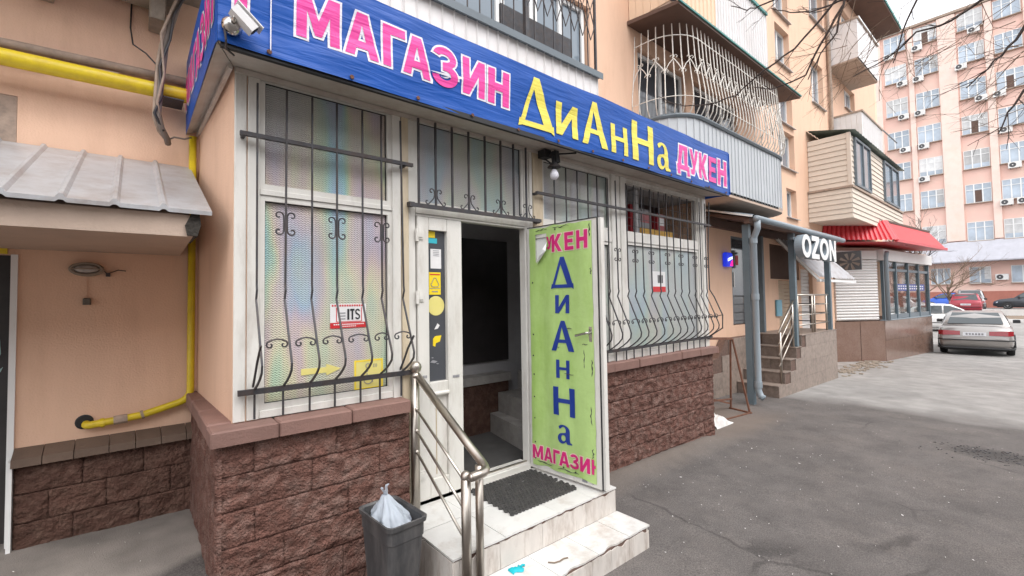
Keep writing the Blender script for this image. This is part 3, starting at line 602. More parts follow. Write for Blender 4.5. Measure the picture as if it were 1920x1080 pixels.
m = MB(); m.prism([(1.243,1.585),(1.262,1.578),(1.268,1.603),(1.30,1.612),(1.314,1.655),(1.262,1.652),(1.245,1.635)], lambda x, z: (x,yg-0.002,z), lambda x, z: (x,yg,z)); m.build('torn_sticker', M['ystick'], sd)
for (cx, cz, w) in ((1.25,1.47,0.03),(1.28,1.455,0.012),(1.24,1.50,0.01)):
    m = MB(); m.prism([(cx-w,cz),(cx-w*0.3,cz+w*0.5),(cx+w,cz+w*0.1),(cx+w*0.2,cz-w*0.3)], lambda x, z: (x,yg-0.002,z), lambda x, z: (x,yg,z)); m.build('torn_sticker', M['greyink'], sd)
for (cx, cz) in ((1.145,1.372),(1.415,1.348)):
    m = MB(); 
    for i in range(5): m.box(cx-0.03+i*0.012, cx-0.021+i*0.012, -0.0175, -0.0165, cz, cz+0.018)
    m.build('stamp_mark', M['greyink'], sd)

# open door leaf with banner sheet
DO = Vector((2.128,-0.032,0)); DD = Vector((0.088,-0.996,0)).normalized(); DN = Vector((-DD.y*-1, 0, 0))
DN = Vector((-0.996,-0.088,0)).normalized()   # towards the camera (visible face)
def dp(s, z, d=0.0): p = DO+DD*s+DN*d; return Vector((p.x, p.y, z))
def dbox(m, s0, s1, z0, z1, d0, d1): return m.add([dp(s0,z0,d0),dp(s1,z0,d0),dp(s1,z0,d1),dp(s0,z0,d1),dp(s0,z1,d0),dp(s1,z1,d0),dp(s1,z1,d1),dp(s0,z1,d1)], [(0,3,2,1),(4,5,6,7),(0,1,5,4),(1,2,6,5),(2,3,7,6),(3,0,4,7)])
m = MB(); 
for a in ((0.0,0.085,0.545,2.49),(0.59,0.672,0.545,2.49),(0.085,0.59,0.545,0.64),(0.085,0.59,2.40,2.49)): dbox(m, *a, -0.05, 0.0)
door = m.build('door', M['white'], S)
m = MB(); dbox(m, 0.087, 0.588, 0.642, 2.398, -0.035, -0.012); m.build('door_panel', M['pvc'], door)
m = MB(); dbox(m, 0.672, 0.676, 0.54, 2.495, -0.054, 0.003); dbox(m, 0.0, 0.672, 2.490, 2.497, -0.054, 0.004); m.build('door_gasket', M['black'], door)
m = MB(); dbox(m, 0.694, 0.70, 0.545, 2.49, -0.05, -0.008); dbox(m, 0.676, 0.694, 0.545, 2.49, -0.05, -0.012); m.build('door_edge', M['white'], door)
def wob(s, z): return 0.006+0.007*noise.noise(Vector((s*3.0, z*1.6, 2.2)))+0.004*sin(s*26+2*noise.noise(Vector((s*2,z*2,5))))
hole = lambda s, z: (0.095 < s < 0.20 and 2.20 < z < 2.43 and (s-0.095)/0.105 < 1.0-(0.0 if z > 2.32 else (2.32-z)/0.12)*0.9)
m = MB(); ns, nz = 62, 190
idx = {}
def sheet_pt(i, j):
    s = 0.028+0.602*i/ns; z = 0.580+1.900*j/nz
    if i in (0, ns): s += 0.006*noise.noise(Vector((z*9, i, 1)))
    if j in (0, nz): z += 0.012*noise.noise(Vector((s*9, j, 4)))
    return s, z
for j in range(nz+1):
    for i in range(ns+1):
        s, z = sheet_pt(i, j); idx[i,j] = len(m.v); m.v.append(tuple(dp(s, z, wob(s, z))))
for j in range(nz):
    for i in range(ns):
        s, z = sheet_pt(i, j)
        if hole(s+0.005, z+0.005): continue
        m.f.append((idx[i,j], idx[i+1,j], idx[i+1,j+1], idx[i,j+1]))
m.build('banner_sheet', M['lime'], door, smooth=True)
m = MB(); 
m.add([dp(0.195,2.335,0.012),dp(0.215,2.36,0.012),dp(0.235,2.285,0.05),dp(0.13,2.19,0.03),dp(0.11,2.185,0.014),dp(0.18,2.25,0.06),dp(0.205,2.30,0.055)], [(0,1,6),(1,2,6),(6,2,5),(5,2,3),(0,6,5),(5,3,4),(0,5,4)])
m.build('torn_flap', M['paper'], door)
m = MB()
for s, z, l in ((0.612,2.46,0.10),(0.618,2.13,0.05),(0.60,1.68,0.03),(0.545,1.53,0.15),(0.615,1.46,0.12),(0.598,1.12,0.13),(0.607,0.82,0.07)):
    m = MB(); pts = [dp(s+0.016*noise.noise(Vector((k*0.9, z*9, s*7))), z-l*k/6, 0.010) for k in range(7)]; m.tube(pts, [0.001,0.004,0.002,0.0055,0.002,0.004,0.001], 4).build('tear', M['rubber'], door)
for s, z, l in ((0.10,2.462,0.12),(0.27,2.466,0.16),(0.08,0.612,0.15),(0.28,0.608,0.2),(0.26,1.53,0.06),(0.36,1.335,0.09),(0.39,1.68,0.05),(0.53,1.57,0.05)):
    m = MB(); pts = [dp(s+l*k/6, z+0.014*noise.noise(Vector((k*0.8, z*9, s*5))), 0.011) for k in range(7)]; m.tube(pts, [0.001,0.003,0.002,0.0045,0.002,0.003,0.001], 4).build('tear', M['rubber'], door)
for s, z in ((0.06,2.04),(0.06,1.62),(0.055,1.45),(0.06,1.3),(0.06,1.12),(0.06,0.95),(0.06,0.76),(0.30,2.45),(0.06,0.63),(0.34,0.625),(0.45,0.615)): MB().lathe([(0,0.0),(0.007,0.0),(0.005,0.004),(0,0.005)], dp(s, z, 0.014), 8, 'x').build('nail', M['iron'], door)
dmap = lambda off: (lambda s, z, d: dp(s, z, wob(s, z)+off))
def dl(items, mt, outl=None):
    if outl:
        mapped(letters(items, offset=0.0065, cut=0.03), dmap(0.0025)).build('lettering_edge', outl, door)
    mapped(letters(items, cut=0.03), dmap(0.0045)).build('lettering', mt, door)
palepink = mat('pale_pink_edge', (0.70,0.55,0.45), 0.5, var=0.08)
dl([('К',0.262,2.275,0.095,0.135,0),('Е',0.384,2.277,0.085,0.137,0),('Н',0.498,2.278,0.100,0.137,0)], M['dpink'], palepink)
dl([('У',0.205,2.30,0.06,0.10,0)], M['dpink'])
dl([('sД',0.250,1.99,0.214,0.240,0)], M['dblue']); dl([('sи',0.287,1.795,0.130,0.140,0)], M['dblue']); dl([('sА',0.248,1.505,0.212,0.232,0)], M['dblue'])
dl([('sН',0.286,1.297,0.126,0.140,0)], M['dblue']); dl([('sН',0.250,1.012,0.206,0.216,0)], M['dblue']); dl([('sа',0.288,0.803,0.130,0.140,0)], M['dblue'])
dl([('M',0.034,0.628,0.100,0.108,0),('A',0.142,0.628,0.088,0.108,0),('Г',0.238,0.630,0.066,0.108,0),('A',0.298,0.632,0.092,0.108,0),('З',0.398,0.634,0.082,0.108,0),('И',0.492,0.636,0.088,0.108,0)], M['dpink'], palepink)
mapped(letters([('half',0.594,0.638,0.032,0.108,0)]), dmap(0.0045)).build('lettering', M['dpink'], door)
m = MB(); m.tube([dp(0.604,1.655,0.002),dp(0.604,1.655,0.045),dp(0.595,1.655,0.052),dp(0.50,1.632,0.05)], 0.009, 8); dbox(m, 0.59, 0.617, 1.59, 1.70, 0.0, 0.008); m.build('handle', M['chrome'], door, smooth=False)
m = MB(); dbox(m, 0.50, 0.545, 0.56, 0.60, 0.0005, 0.002); dbox(m, 0.588, 0.603, 0.565, 0.58, 0.0005, 0.002); m.build('worn_patch', M['greyink'], door)

# right window group
member('post', 3.312, 3.385, 1.28, 3.185, -0.012, 0.07); member('post', 3.392, 3.455, 1.28, 3.185, -0.006, 0.07); member('post', 3.460, 3.555, 1.28, 3.185, -0.014, 0.07)
member('post', 5.075, 5.150, 1.28, 3.185, -0.012, 0.07); member('post', 5.158, 5.262, 1.28, 3.185, -0.02, 0.088)
member('frame_rail', 2.338, 3.31, 2.47, 2.575, -0.006, 0.06); member('frame_rail', 2.338, 3.31, 1.285, 1.335, -0.006, 0.06); member('frame_rail', 3.557, 5.073, 2.495, 2.59, -0.006, 0.06); member('frame_rail', 3.557, 5.073, 1.285, 1.345, -0.006, 0.06); member('frame_rail', 3.557, 5.073, 3.125, 3.185, -0.006, 0.06); member('frame_rail', 2.338, 3.31, 3.15, 3.185, -0.006, 0.06)
window('window', 2.338, 3.31, 2.577, 3.148, M['film2']); window('window', 2.338, 3.31, 1.337, 2.468, M['film2'])
wr = window('window', 3.557, 5.073, 1.347, 2.493, M['film2'])
sheet(4.08,4.34,1.97,2.20,yS,M['paper'],wr); sheet(4.08,4.34,1.9705,2.03,yS-0.002,M['red'],wr,'sticker_band')
m = MB()
for i in range(4): m.box(4.18+i*0.028, 4.20+i*0.028, yS-0.003, yS-0.002, 2.07, 2.16)
m.build('sticker_print', M['ink'], wr)
# open dark shop window with goods on a shelf behind it
m = MB(); m.box(3.557,3.585,0.0,0.06,2.592,3.123); m.box(5.045,5.073,0.0,0.06,2.592,3.123); m.box(3.585,5.045,0.003,0.06,2.592,2.604); m.box(3.585,5.045,0.003,0.06,3.111,3.123); w_ = m.build('window', M['white'], S)
m = MB()
for i in range(1, 14): m.box(3.585+i*0.1043, 3.589+i*0.1043, 0.066, 0.070, 2.592, 3.123)
for i in range(1, 6): m.box(3.585, 5.045, 0.071, 0.075, 2.592+i*0.088, 2.596+i*0.088)
m.build('mesh_grid', M['iron'], w_)
MB().box(3.56,5.10,0.09,0.55,2.56,2.588).build('shelf', M['shelf'], S)
MB().box(3.56,5.12,0.555,0.575,2.5,3.2).build('shelf_back', M['shelf'], S)
def goods(name, label, x0, x1, y0, y1, z0, z1, mt, mt2):
    t = thing(name, label, 'box', ((x0+x1)/2, y0, z0))
    MB().cbox(x0, x1, y0, y1, z0, z1, 0.004).build('carton_body', mt, t)
    MB().box(x0+0.02, x1-0.02, y0-0.002, y0, z0+(z1-z0)*0.3, z0+(z1-z0)*0.75).build('print_panel', mt2, t)
goods('yellow_carton', 'long yellow carton lying behind the dark barred shop window', 4.02, 4.72, 0.12, 0.30, 2.590, 2.70, M['carton'], M['carton'])
goods('red_packet', 'red packet stack on the yellow carton, nearer the door side, in the barred window', 3.86, 4.02, 0.14, 0.32, 2.590, 2.95, M['redpack'], M['redpack'])
goods('grey_packet', 'faded grey and red packet in the middle of the barred shop window', 4.06, 4.30, 0.16, 0.30, 2.702, 2.93, M['greyink'], M['redpack'])
goods('red_packet', 'small bright red packet on the yellow carton at the far side of the barred window', 4.40, 4.56, 0.14, 0.28, 2.702, 2.90, M['redpack'], M['paper'])

# interior seen through the door
MB().box(0.12,5.16,0.2,1.19,0.44,0.53).build('floor', M['intfloor'], S)
MB().box(0.13,5.15,1.14,1.19,0.53,3.2).build('back_wall', M['wallgrey'], S)
MB().box(0.13,5.15,0.10,1.13,3.12,3.18).build('inner_ceiling', M['wallgrey'], S)
MB().box(2.10,2.88,1.11,1.138,1.24,2.56).build('back_panel', M['dark'], S)
MB().box(1.3,2.80,0.98,1.139,1.035,1.12).build('ledge', M['intstep'], S); MB().box(1.3,2.78,1.0,1.138,0.53,1.033).build('ledge_face', M['stone_dark'], S)
m = MB(); m.prism([(2.31,0.11),(2.51,0.985),(3.88,0.985),(3.88,0.11)], lambda x, y: (x,y,0.53), lambda x, y: (x,y,0.725)); m.build('inner_step', M['intstep'], S); m = MB(); m.prism([(2.50,0.11),(2.62,0.985),(3.88,0.985),(3.88,0.11)], lambda x, y: (x,y,0.727), lambda x, y: (x,y,0.925)); m.build('inner_step', M['intstep'], S); m = MB(); m.prism([(2.84,0.11),(2.9,0.985),(3.88,0.985),(3.88,0.11)], lambda x, y: (x,y,0.927), lambda x, y: (x,y,1.125)); m.build('inner_step', M['intstep'], S)
MB().box(3.90,3.96,0.10,1.13,0.53,3.1).build('partition', M['wallgrey'], S)

# ------------------------------------------------------------------ banner sign
B = thing('shop_sign', 'long blue vinyl shop banner with pink and yellow letters wrapped round the roof corner', 'sign', (2.6,-0.33,3.4))
def bd(x, z): # outward bulge of the cloth
    t = max(0, min(1, (z-3.13)/0.54))
    return 0.006*sin(x*2.1+1)+0.010*noise.noise(Vector((x*1.3, z*5, 0.3)))+0.006*noise.noise(Vector((x*4-z*3, z*14, 1.7)))
def btop(x): return 3.665+0.012*noise.noise(Vector((x*1.5,0,9)))+0.006*sin(x*5)
def bbot(x): return 3.138+0.008*noise.noise(Vector((x*2.2,4,2)))+0.010*smooth(1,5,x)
m = MB(); m.grid(lambda a, b: Vector((-0.12+5.37*a, -0.33-bd(-0.12+5.37*a, 3.13+0.54*b), bbot(-0.12+5.37*a)+(btop(-0.12+5.37*a)-bbot(-0.12+5.37*a))*b)), 190, 16)
m.build('front_cloth', M['blue'], B, smooth=True)
def sdx(y, z): return -0.122-0.006*noise.noise(Vector((y*2, z*4, 3)))-0.004
m = MB(); m.grid(lambda a, b: Vector((sdx(1.19-1.52*a, 3.13+0.535*b) if 0 < a < 1 else -0.12, 1.19-1.52*a, bbot(0)+(btop(0)-bbot(0))*b)), 50, 12)
m.build('side_cloth', M['blue'], B, smooth=True)
m = MB(); m.box(-0.11,5.24,-0.30,-0.27,3.60,3.64); m.box(-0.11,5.24,-0.30,-0.27,3.175,3.21); m.box(-0.11,-0.08,-0.27,1.18,3.60,3.64); m.box(5.21,5.24,-0.268,1.18,3.60,3.64)
for x in (0.0,1.3,2.6,3.9,5.2): m.box(x,x+0.03,-0.299,-0.271,3.212,3.598)
m.build('timber_frame', M['oldconc'], B)
m = MB(); m.box(5.245,5.252,-0.335,0.6,3.15,3.655); m.build('end_cloth', M['blue'], B)
m = MB(); m.tube([(x_, -0.336-bd(x_, 3.4)-0.002, z_) for x_, z_ in ((0.108,3.66),(0.107,3.5),(0.106,3.35),(0.105,3.16))], 0.003, 5); m.build('seam_cord', M['white_vinyl'], B)
m = MB()
for i in range(13):
    x = 0.1+i*0.42; MB().lathe([(0.0,-0.004),(0.011,-0.004),(0.013,0.0),(0.0,0.001)], (x,-0.338-bd(x,3.155),bbot(x)+0.018), 8, 'y').build('eyelet', M['rust'], B)
fmap = lambda off: (lambda x, z, d: (x, -0.33-bd(x, z)-off, z))
def bl(items, mt, edge=None, eo=0.012):
    if edge: mapped(letters(items, offset=eo, cut=0.05), fmap(0.0025)).build('lettering_edge', edge, B)
    mapped(letters(items, cut=0.05), fmap(0.005)).build('lettering', mt, B)
bl([('M',0.228,3.293,0.226,0.252,0),('A',0.484,3.292,0.197,0.250,0),('Г',0.709,3.292,0.146,0.250,0),('A',0.838,3.291,0.194,0.248,0),('З',1.053,3.285,0.186,0.258,0),('И',1.282,3.293,0.186,0.246,0),('Н',1.498,3.291,0.194,0.246,0)], M['pinkb'], M['whiteb'], 0.013)
bl([('sД',1.782,3.205,0.374,0.392,0)], M['yellowb']); bl([('sи',2.178,3.216,0.258,0.264,0)], M['yellowb']); bl([('sА',2.488,3.210,0.340,0.384,0)], M['yellowb'])
bl([('sН',2.878,3.208,0.252,0.264,0)], M['yellowb']); bl([('sН',3.198,3.203,0.366,0.376,0)], M['yellowb']); bl([('sа',3.622,3.196,0.248,0.272,0)], M['yellowb'])
bl([('Д',4.010,3.262,0.262,0.268,0),('У',4.288,3.250,0.188,0.278,0),('К',4.500,3.240,0.190,0.288,0),('Е',4.726,3.237,0.172,0.290,0),('Н',4.938,3.233,0.228,0.300,0)], M['pinkb'], M['whiteb'], 0.017)
bl([('I',-0.070,3.270,0.090,0.25,0)], M['pinkb'], M['whiteb'], 0.013)
def sl_(items, mt, off, eo=0.0):
    mapped(letters(items, offset=eo, cut=0.06), lambda s, z, d: (sdx(1.19-s, z)-off, 1.19-s, z)).build('lettering' if eo == 0 else 'lettering_edge', mt, B)
sit = [('M',0.10,3.275,0.22,0.25,0),('A',0.345,3.275,0.19,0.25,0),('Г',0.56,3.275,0.14,0.25,0),('A',0.70,3.275,0.19,0.25,0),('З',0.91,3.27,0.18,0.255,0),('И',1.13,3.275,0.18,0.25,0),('I',1.37,3.275,0.09,0.25,0)]
sl_(sit, M['whiteb'], 0.003, 0.013); sl_(sit, M['pinkb'], 0.006)

# ------------------------------------------------------------------ wrought iron window grilles
def spiral(cx, cz, r0, a0, turns, n=12, dirn=1):
    # curl that starts on radius r0 at angle a0 and winds inwards
    return [(cx+r0*(1-0.72*i/n)*cos(radians(a0)+dirn*2*pi*turns*i/n), cz+r0*(1-0.72*i/n)*sin(radians(a0)+dirn*2*pi*turns*i/n)) for i in range(n+1)]
def scroll_bracket(m, x, z, h, w, y, r=0.0042):
    # two C scrolls back to back against an upright
    for s in (-1, 1):
        c = 0.022*w/0.05
        top = spiral(x+s*(0.012+c*1.15), z+h/2-c, c, 90 if True else 0, 0.9, 10, -s)
        bot = spiral(x+s*(0.012+c*1.15), z-h/2+c, c, -90, 0.9, 10, s)
        path = list(reversed(top))+[(x+s*0.020, z+h/2-c*0.55),(x+s*0.009, z+h*0.18),(x+s*0.007, z),(x+s*0.009, z-h*0.18),(x+s*0.020, z-h/2+c*0.55)]+bot
        # enter the curls from the upright side
        top2 = spiral(x+s*(0.010+c), z+h/2-c, c, 180 if s > 0 else 0, 0.85, 10, -s)
        bot2 = spiral(x+s*(0.010+c), z-h/2+c, c, 180 if s > 0 else 0, 0.85, 10, s)
        path = list(reversed(top2))+[(x+s*0.009, z)]+bot2
        m.tube([(p[0], y, p[1]) for p in path], r, 5)
def omega(m, x0, x1, z, y, r=0.004):
    a = spiral(x0+0.034, z-0.006, 0.020, 90, 0.8, 9, 1); b = spiral(x1-0.034, z-0.006, 0.020, 90, 0.8, 9, -1)
    w = x1-x0
    mid = [(x0+w*0.32, z+0.022), (x0+w*0.5, z+0.026), (x0+w*0.68, z+0.022)]
    p0 = spiral(x0+0.030, z-0.004, 0.020, 120, 0.85, 10, 1); p1 = spiral(x1-0.030, z-0.004, 0.020, 60, 0.85, 10, -1)
    m.tube([(p[0], y, p[1]) for p in list(reversed(p0))+mid+p1], r, 5)
def belly_path(x, zt, zb, yu=-0.075, yb=-0.032, depth=0.215, z0=1.955, zm=1.62, z1=1.425):
    pts = [(x, yu, zt), (x, yu, z0+0.05), (x, yu-0.006, z0+0.02), (x, yu+0.012, z0-0.03)]
    for i in range(1, 12):
        t = i/11
        # straight slant outwards, then a round belly back to the rail
        if t < 0.45: u = t/0.45; y = (yu+0.012)+(-depth*0.80-(yu+0.012))*u; z = (z0-0.03)+(zm+0.05-(z0-0.03))*u
        else:
            u = (t-0.45)/0.55; a = u*pi*0.62-0.35
            y = -depth*(0.80+0.20*sin(min(u,0.5)/0.5*pi/2)) if u < 0.4 else -depth+(depth+yb-0.01)*((u-0.4)/0.6)**1.5
            z = (zm+0.05)+(z1+0.012-(zm+0.05))*u**0.9
        pts.append((x, y, z))
    pts += [(x, yb, z1-0.01), (x, yb, zb)]
    return pts
def iron_grille(label, x0, x1, bars, zrail, zlow, ztop, tops, group=None, lowextra=(0,0)):
    t = thing('window_grille', label, 'window grille', ((x0+x1)/2, -0.03, 1.28), group)
    MB().bar((x0,-0.068,zrail),(x1,-0.068,zrail+0.008),0.022,0.022).build('rail', M['iron'], t)
    MB().bar((x0,-0.046,zlow),(x1,-0.046,zlow+lowextra[0]),0.018,0.030).build('rail', M['iron'], t)
    for xx in (x0+0.02, x1-0.06):
        m = MB(); m.bar((xx,-0.068,zrail-0.002),(xx,0.0,zrail-0.002),0.018,0.02); m.bar((xx,-0.046,zlow),(xx,0.0,zlow),0.018,0.02); m.build('bracket', M['iron'], t)
    rr = random.Random(len(bars))
    for i, x in enumerate(bars):
        p = belly_path(x, tops if not isinstance(tops, list) else tops[i], 1.282, z1=zlow)
        if rr.random() < 0.3: p[0] = (p[0][0]+rr.uniform(-0.02,0.02), p[0][1], p[0][2])
        MB().tube(p, 0.0068, 4, twist=0).build('bar', M['iron'], t)
    return t
barsL = [0.100,0.243,0.386,0.531,0.690,0.818,0.968]
gl = iron_grille('dark iron window grille with bulging belly left of the shop door', 0.018, 1.045, barsL, 2.812, 1.431, 3.1, 3.10, 'belly grilles of the shop windows')
for i in (1, 3, 5):
    m = MB(); scroll_bracket(m, barsL[i], 2.345+0.01*(i-3)*0, 0.135, 0.055, -0.076, 0.0048); m.build('scroll', M['iron'], gl)
for a, b in zip(barsL[:-1], barsL[1:]):
    m = MB(); omega(m, a+0.008, b-0.008, 1.690, -0.205, 0.0048); m.build('scroll', M['iron'], gl)
for x in (barsL[0]-0.004, barsL[-1]+0.004):
    m = MB(); m.tube([(x,-0.20,1.685),(x,-0.12,1.60),(x,-0.05,1.50),(x,-0.01,1.452),(x,0.0,1.45)], 0.007, 4); m.build('side_brace', M['iron'], gl)
barsR = [2.417,2.567,2.718,2.868,3.001,3.165,3.303,3.473,3.603,3.749,3.900,4.069,4.222,4.370,4.512,4.684,4.837,4.982,5.120]
gr = iron_grille('long dark iron window grille with nineteen belly bars right of the shop door', 2.205, 5.27, barsR, 2.800, 1.385, 3.1, 3.07, 'belly grilles of the shop windows', (0.02,0))
for i in range(0, 19, 2):
    m = MB(); scroll_bracket(m, barsR[i], 2.335, 0.135, 0.055, -0.076, 0.0048); m.build('scroll', M['iron'], gr)
for a, b in zip(barsR[:-1], barsR[1:]):
    m = MB(); omega(m, a+0.008, b-0.008, 1.675, -0.205, 0.0048); m.build('scroll', M['iron'], gr)
# end return of the right grille
m = MB(); m.tube([(5.235,-0.075,3.10),(5.185,-0.072,2.5),(5.19,-0.072,2.0),(5.235,-0.11,1.9),(5.262,-0.19,1.68),(5.25,-0.19,1.52),(5.19,-0.05,1.41)], 0.0075, 4); m.build('bar', M['iron'], gr)
m = MB(); m.tube([(5.262,-0.18,1.68),(5.30,-0.08,1.66),(5.30,-0.01,1.66)], 0.006, 4); m.build('side_brace', M['iron'], gr)
tg = thing('transom_grille', 'low dark iron grille with scrolls over the window above the door', 'window grille', (1.64,-0.05,2.56))
MB().bar((1.024,-0.058,2.556),(2.262,-0.058,2.566),0.020,0.026).build('rail', M['iron'], tg)
for x in (1.045, 2.235): MB().bar((x,-0.058,2.561),(x,-0.015,2.561),0.04,0.03).build('bracket', M['iron'], tg)
for i, x in enumerate((1.096,1.232,1.371,1.518,1.672,1.829,1.962,2.10)): MB().bar((x,-0.058,2.57),(x,-0.058,3.16),0.013).build('bar', M['iron'], tg)
for x in (1.231,1.524,1.826,2.112):
    m = MB()
    for s in (-1, 1):
        tp = spiral(x+s*0.034, 2.668, 0.022, 180 if s > 0 else 0, 0.85, 10, -s)
        bt = spiral(x+s*0.068, 2.592, 0.020, 200 if s > 0 else -20, 0.75, 9, s)
        m.tube([(p[0], -0.058, p[1]) for p in list(reversed(tp))+[(x+s*0.010, 2.645),(x+s*0.016,2.62)]+bt], 0.0045, 5)
    m.build('scroll', M['iron'], tg)

# ------------------------------------------------------------------ entrance steps
E_ = thing('entrance_steps', 'two white tiled entrance steps with chipped dirty edges under the open shop door', 'steps', (1.6,-0.5,0.2))
MB().box(0.932,2.328,-0.691,0.0,0.02,0.5135).build('landing_core', M['mortar'], E_)
MB().box(1.096,2.325,-0.956,-0.692,0.02,0.3405).build('step_core', M['mortar'], E_)
def rag(x0, x1, y0, y1, z0, z1, seed, front=True, name='tile', mt='tile', side='y'):
    # tile with an uneven chipped outer edge
    rr = random.Random(seed); n = 24; vs = []; 
    pts = []
    for i in range(n+1):
        x = x0+(x1-x0)*i/n; d = 0.005*noise.noise(Vector((x*24, seed, 1)))+0.036*max(0, noise.noise(Vector((x*8, seed*1.7, 3)))-0.12)
        if i in (0, n): d = abs(d)*0.6
        pts.append((x, y0+abs(d)*1.3))
    poly = pts+[(x1, y1), (x0, y1)]
    m = MB(); m.prism(poly, lambda x, y: (x, y, z1), lambda x, y: (x, y, z0)); return m.build(name, M[mt], E_)
gp = 0.0015
xs_ = [0.92,1.285,1.735,2.075,2.345]
for i in range(4):
    for j, (ya, yb) in enumerate(((-0.702,-0.335),(-0.332,-0.022))):
        if j == 0: rag(xs_[i]+gp, xs_[i+1]-gp, ya, yb-gp, 0.514, 0.525+random.uniform(-.0008,.0008), i*3+1)
        else: MB().box(xs_[i]+gp, xs_[i+1]-gp, ya+gp, yb, 0.514, 0.525+random.uniform(-.0008,.0008)).build('tile', M['tile'], E_)
xr = [0.925,0.965,1.245,1.59,2.005,2.338]
def riser_tile(x0, x1, y, z0, z1, seed, t=0.014):
    n = 22; top = [(x0+(x1-x0)*i/n, z1-0.002-0.034*max(0, noise.noise(Vector(((x0+(x1-x0)*i/n)*11, seed, 8))))-0.004*abs(noise.noise(Vector(((x0+(x1-x0)*i/n)*40, seed, 2))))) for i in range(n+1)]
    poly = [(x0, z0)]+[(x1, z0)]+list(reversed(top))
    m = MB(); m.prism(poly, lambda x, z: (x, y, z), lambda x, z: (x, y+t, z)); return m.build('riser_tile', M['riser'], E_)
for i in range(5): riser_tile(xr[i]+gp, xr[i+1]-gp, -0.699, 0.354, 0.506, 40+i)
xl = [1.10,1.46,1.80,2.115,2.350]
for i in range(4): rag(xl[i]+gp, xl[i+1]-gp, -0.966, -0.698, 0.341, 0.352+random.uniform(-.0008,.0008), 60+i)
xq = [1.11,1.29,1.50,1.74,1.93,2.12,2.345]
for i in range(6): riser_tile(xq[i]+gp, xq[i+1]-gp, -0.963, 0.12, 0.331, 80+i)
def side_tile(x, y0, y1, z0, z1, t=0.013): return MB().box(x, x+t, y0, y1, z0, z1).build('riser_tile', M['riser'], E_)
for a, b in ((-0.692,-0.40),(-0.397,-0.05)): side_tile(0.921, a, b, 0.12, 0.505)
for a, b in ((-0.692,-0.36),(-0.357,-0.05)): side_tile(2.326, a, b, 0.12, 0.509)
side_tile(2.322, -0.958, -0.70, 0.12, 0.336); side_tile(1.087, -0.958, -0.70, 0.12, 0.336)
# door mat of rubber rings
mm = MB(); 
def ringcell(cx, cy):
    o = len(mm.v); n = 8
    for r, z in ((0.0160,0.527),(0.0160,0.540),(0.0118,0.540),(0.0118,0.527)):
        for k in range(n): mm.v.append((cx+r*cos(2*pi*(k+.5)/n)*1.02, cy+r*sin(2*pi*(k+.5)/n)*0.98, z))
    for a in range(3):
        for k in range(n): mm.f.append((o+a*n+k, o+a*n+(k+1)%n, o+(a+1)*n+(k+1)%n, o+(a+1)*n+k))
for j in range(17):
    for i in range(20):
        if random.random() < 0.006: continue
        cx = 1.485+i*0.0315+(0.0157 if j % 2 else 0)-0.02*j/17*0; cy = -0.075-j*0.0285+0.10*(0.5-i/20)*0-0.0
        ringcell(cx, cy-0.06*(i/20)*0)
tag(mm.build('door_mat', M['rubber']), 'black rubber honeycomb door mat lying on the white tiled landing', 'door mat')

# ------------------------------------------------------------------ stainless handrail
H = thing('handrail', 'stainless steel handrail with three thin rods beside the shop steps', 'handrail', (1.05,-0.4,0.5))
m = MB(); m.tube([(1.052,-0.062,0.526),(1.052,-0.062,1.40)], 0.030, 16); m.build('post', M['steel'], H, smooth=True)
m = MB(); m.lathe([(0.0,0.046),(0.018,0.043),(0.034,0.026),(0.040,0.004),(0.034,-0.020),(0.022,-0.030),(0.026,-0.036),(0.034,-0.042),(0.034,-0.060),(0.0,-0.061)][::-1], (1.058,-0.064,1.458), 18); m.build('ball_cap', M['steel'], H, smooth=True)
rp = [(1.066,-0.075,1.405),(1.100,-0.60,1.070),(1.106,-0.66,1.032),(1.108,-0.71,1.004),(1.104,-0.745,0.988),(1.092,-0.772,0.979),(1.070,-0.788,0.975),(1.040,-0.794,0.973),(0.975,-0.796,0.972)]
m = MB(); m.tube(rp, 0.0245, 14); m.build('top_rail', M['steel'], H, smooth=True)
m = MB(); m.lathe([(0.0,-0.012),(0.016,-0.010),(0.0245,0.0)], (0.975,-0.796,0.972), 12, 'x'); m.build('end_cap', M['steel'], H, smooth=True)
m = MB(); m.tube([(1.080,-0.728,0.353),(1.080,-0.728,0.992)], 0.0225, 16); m.build('post', M['steel'], H, smooth=True)
m = MB(); m.tube([(0.978,-0.745,0.352),(0.978,-0.745,0.962)], 0.0265, 16); m.build('post', M['steel'], H, smooth=True)
m = MB(); m.lathe([(0.0265,-0.012),(0.029,-0.004),(0.024,0.018),(0.012,0.028),(0.0,0.031)], (0.978,-0.745,0.962), 16); m.build('ball_cap', M['steel'], H, smooth=True)
for z0, z1 in ((1.192,0.925),(1.052,0.770),(0.915,0.610)):
    m = MB(); m.tube([(1.050,-0.085,z0),(0.985,-0.735,z1)], 0.0085, 8); m.build('rod', M['steel'], H, smooth=True)
    m = MB(); m.tube([(1.051,-0.072,z0+0.005),(1.049,-0.10,z0-0.006)], 0.014, 8); m.build('rod_collar', M['steel'], H, smooth=True)

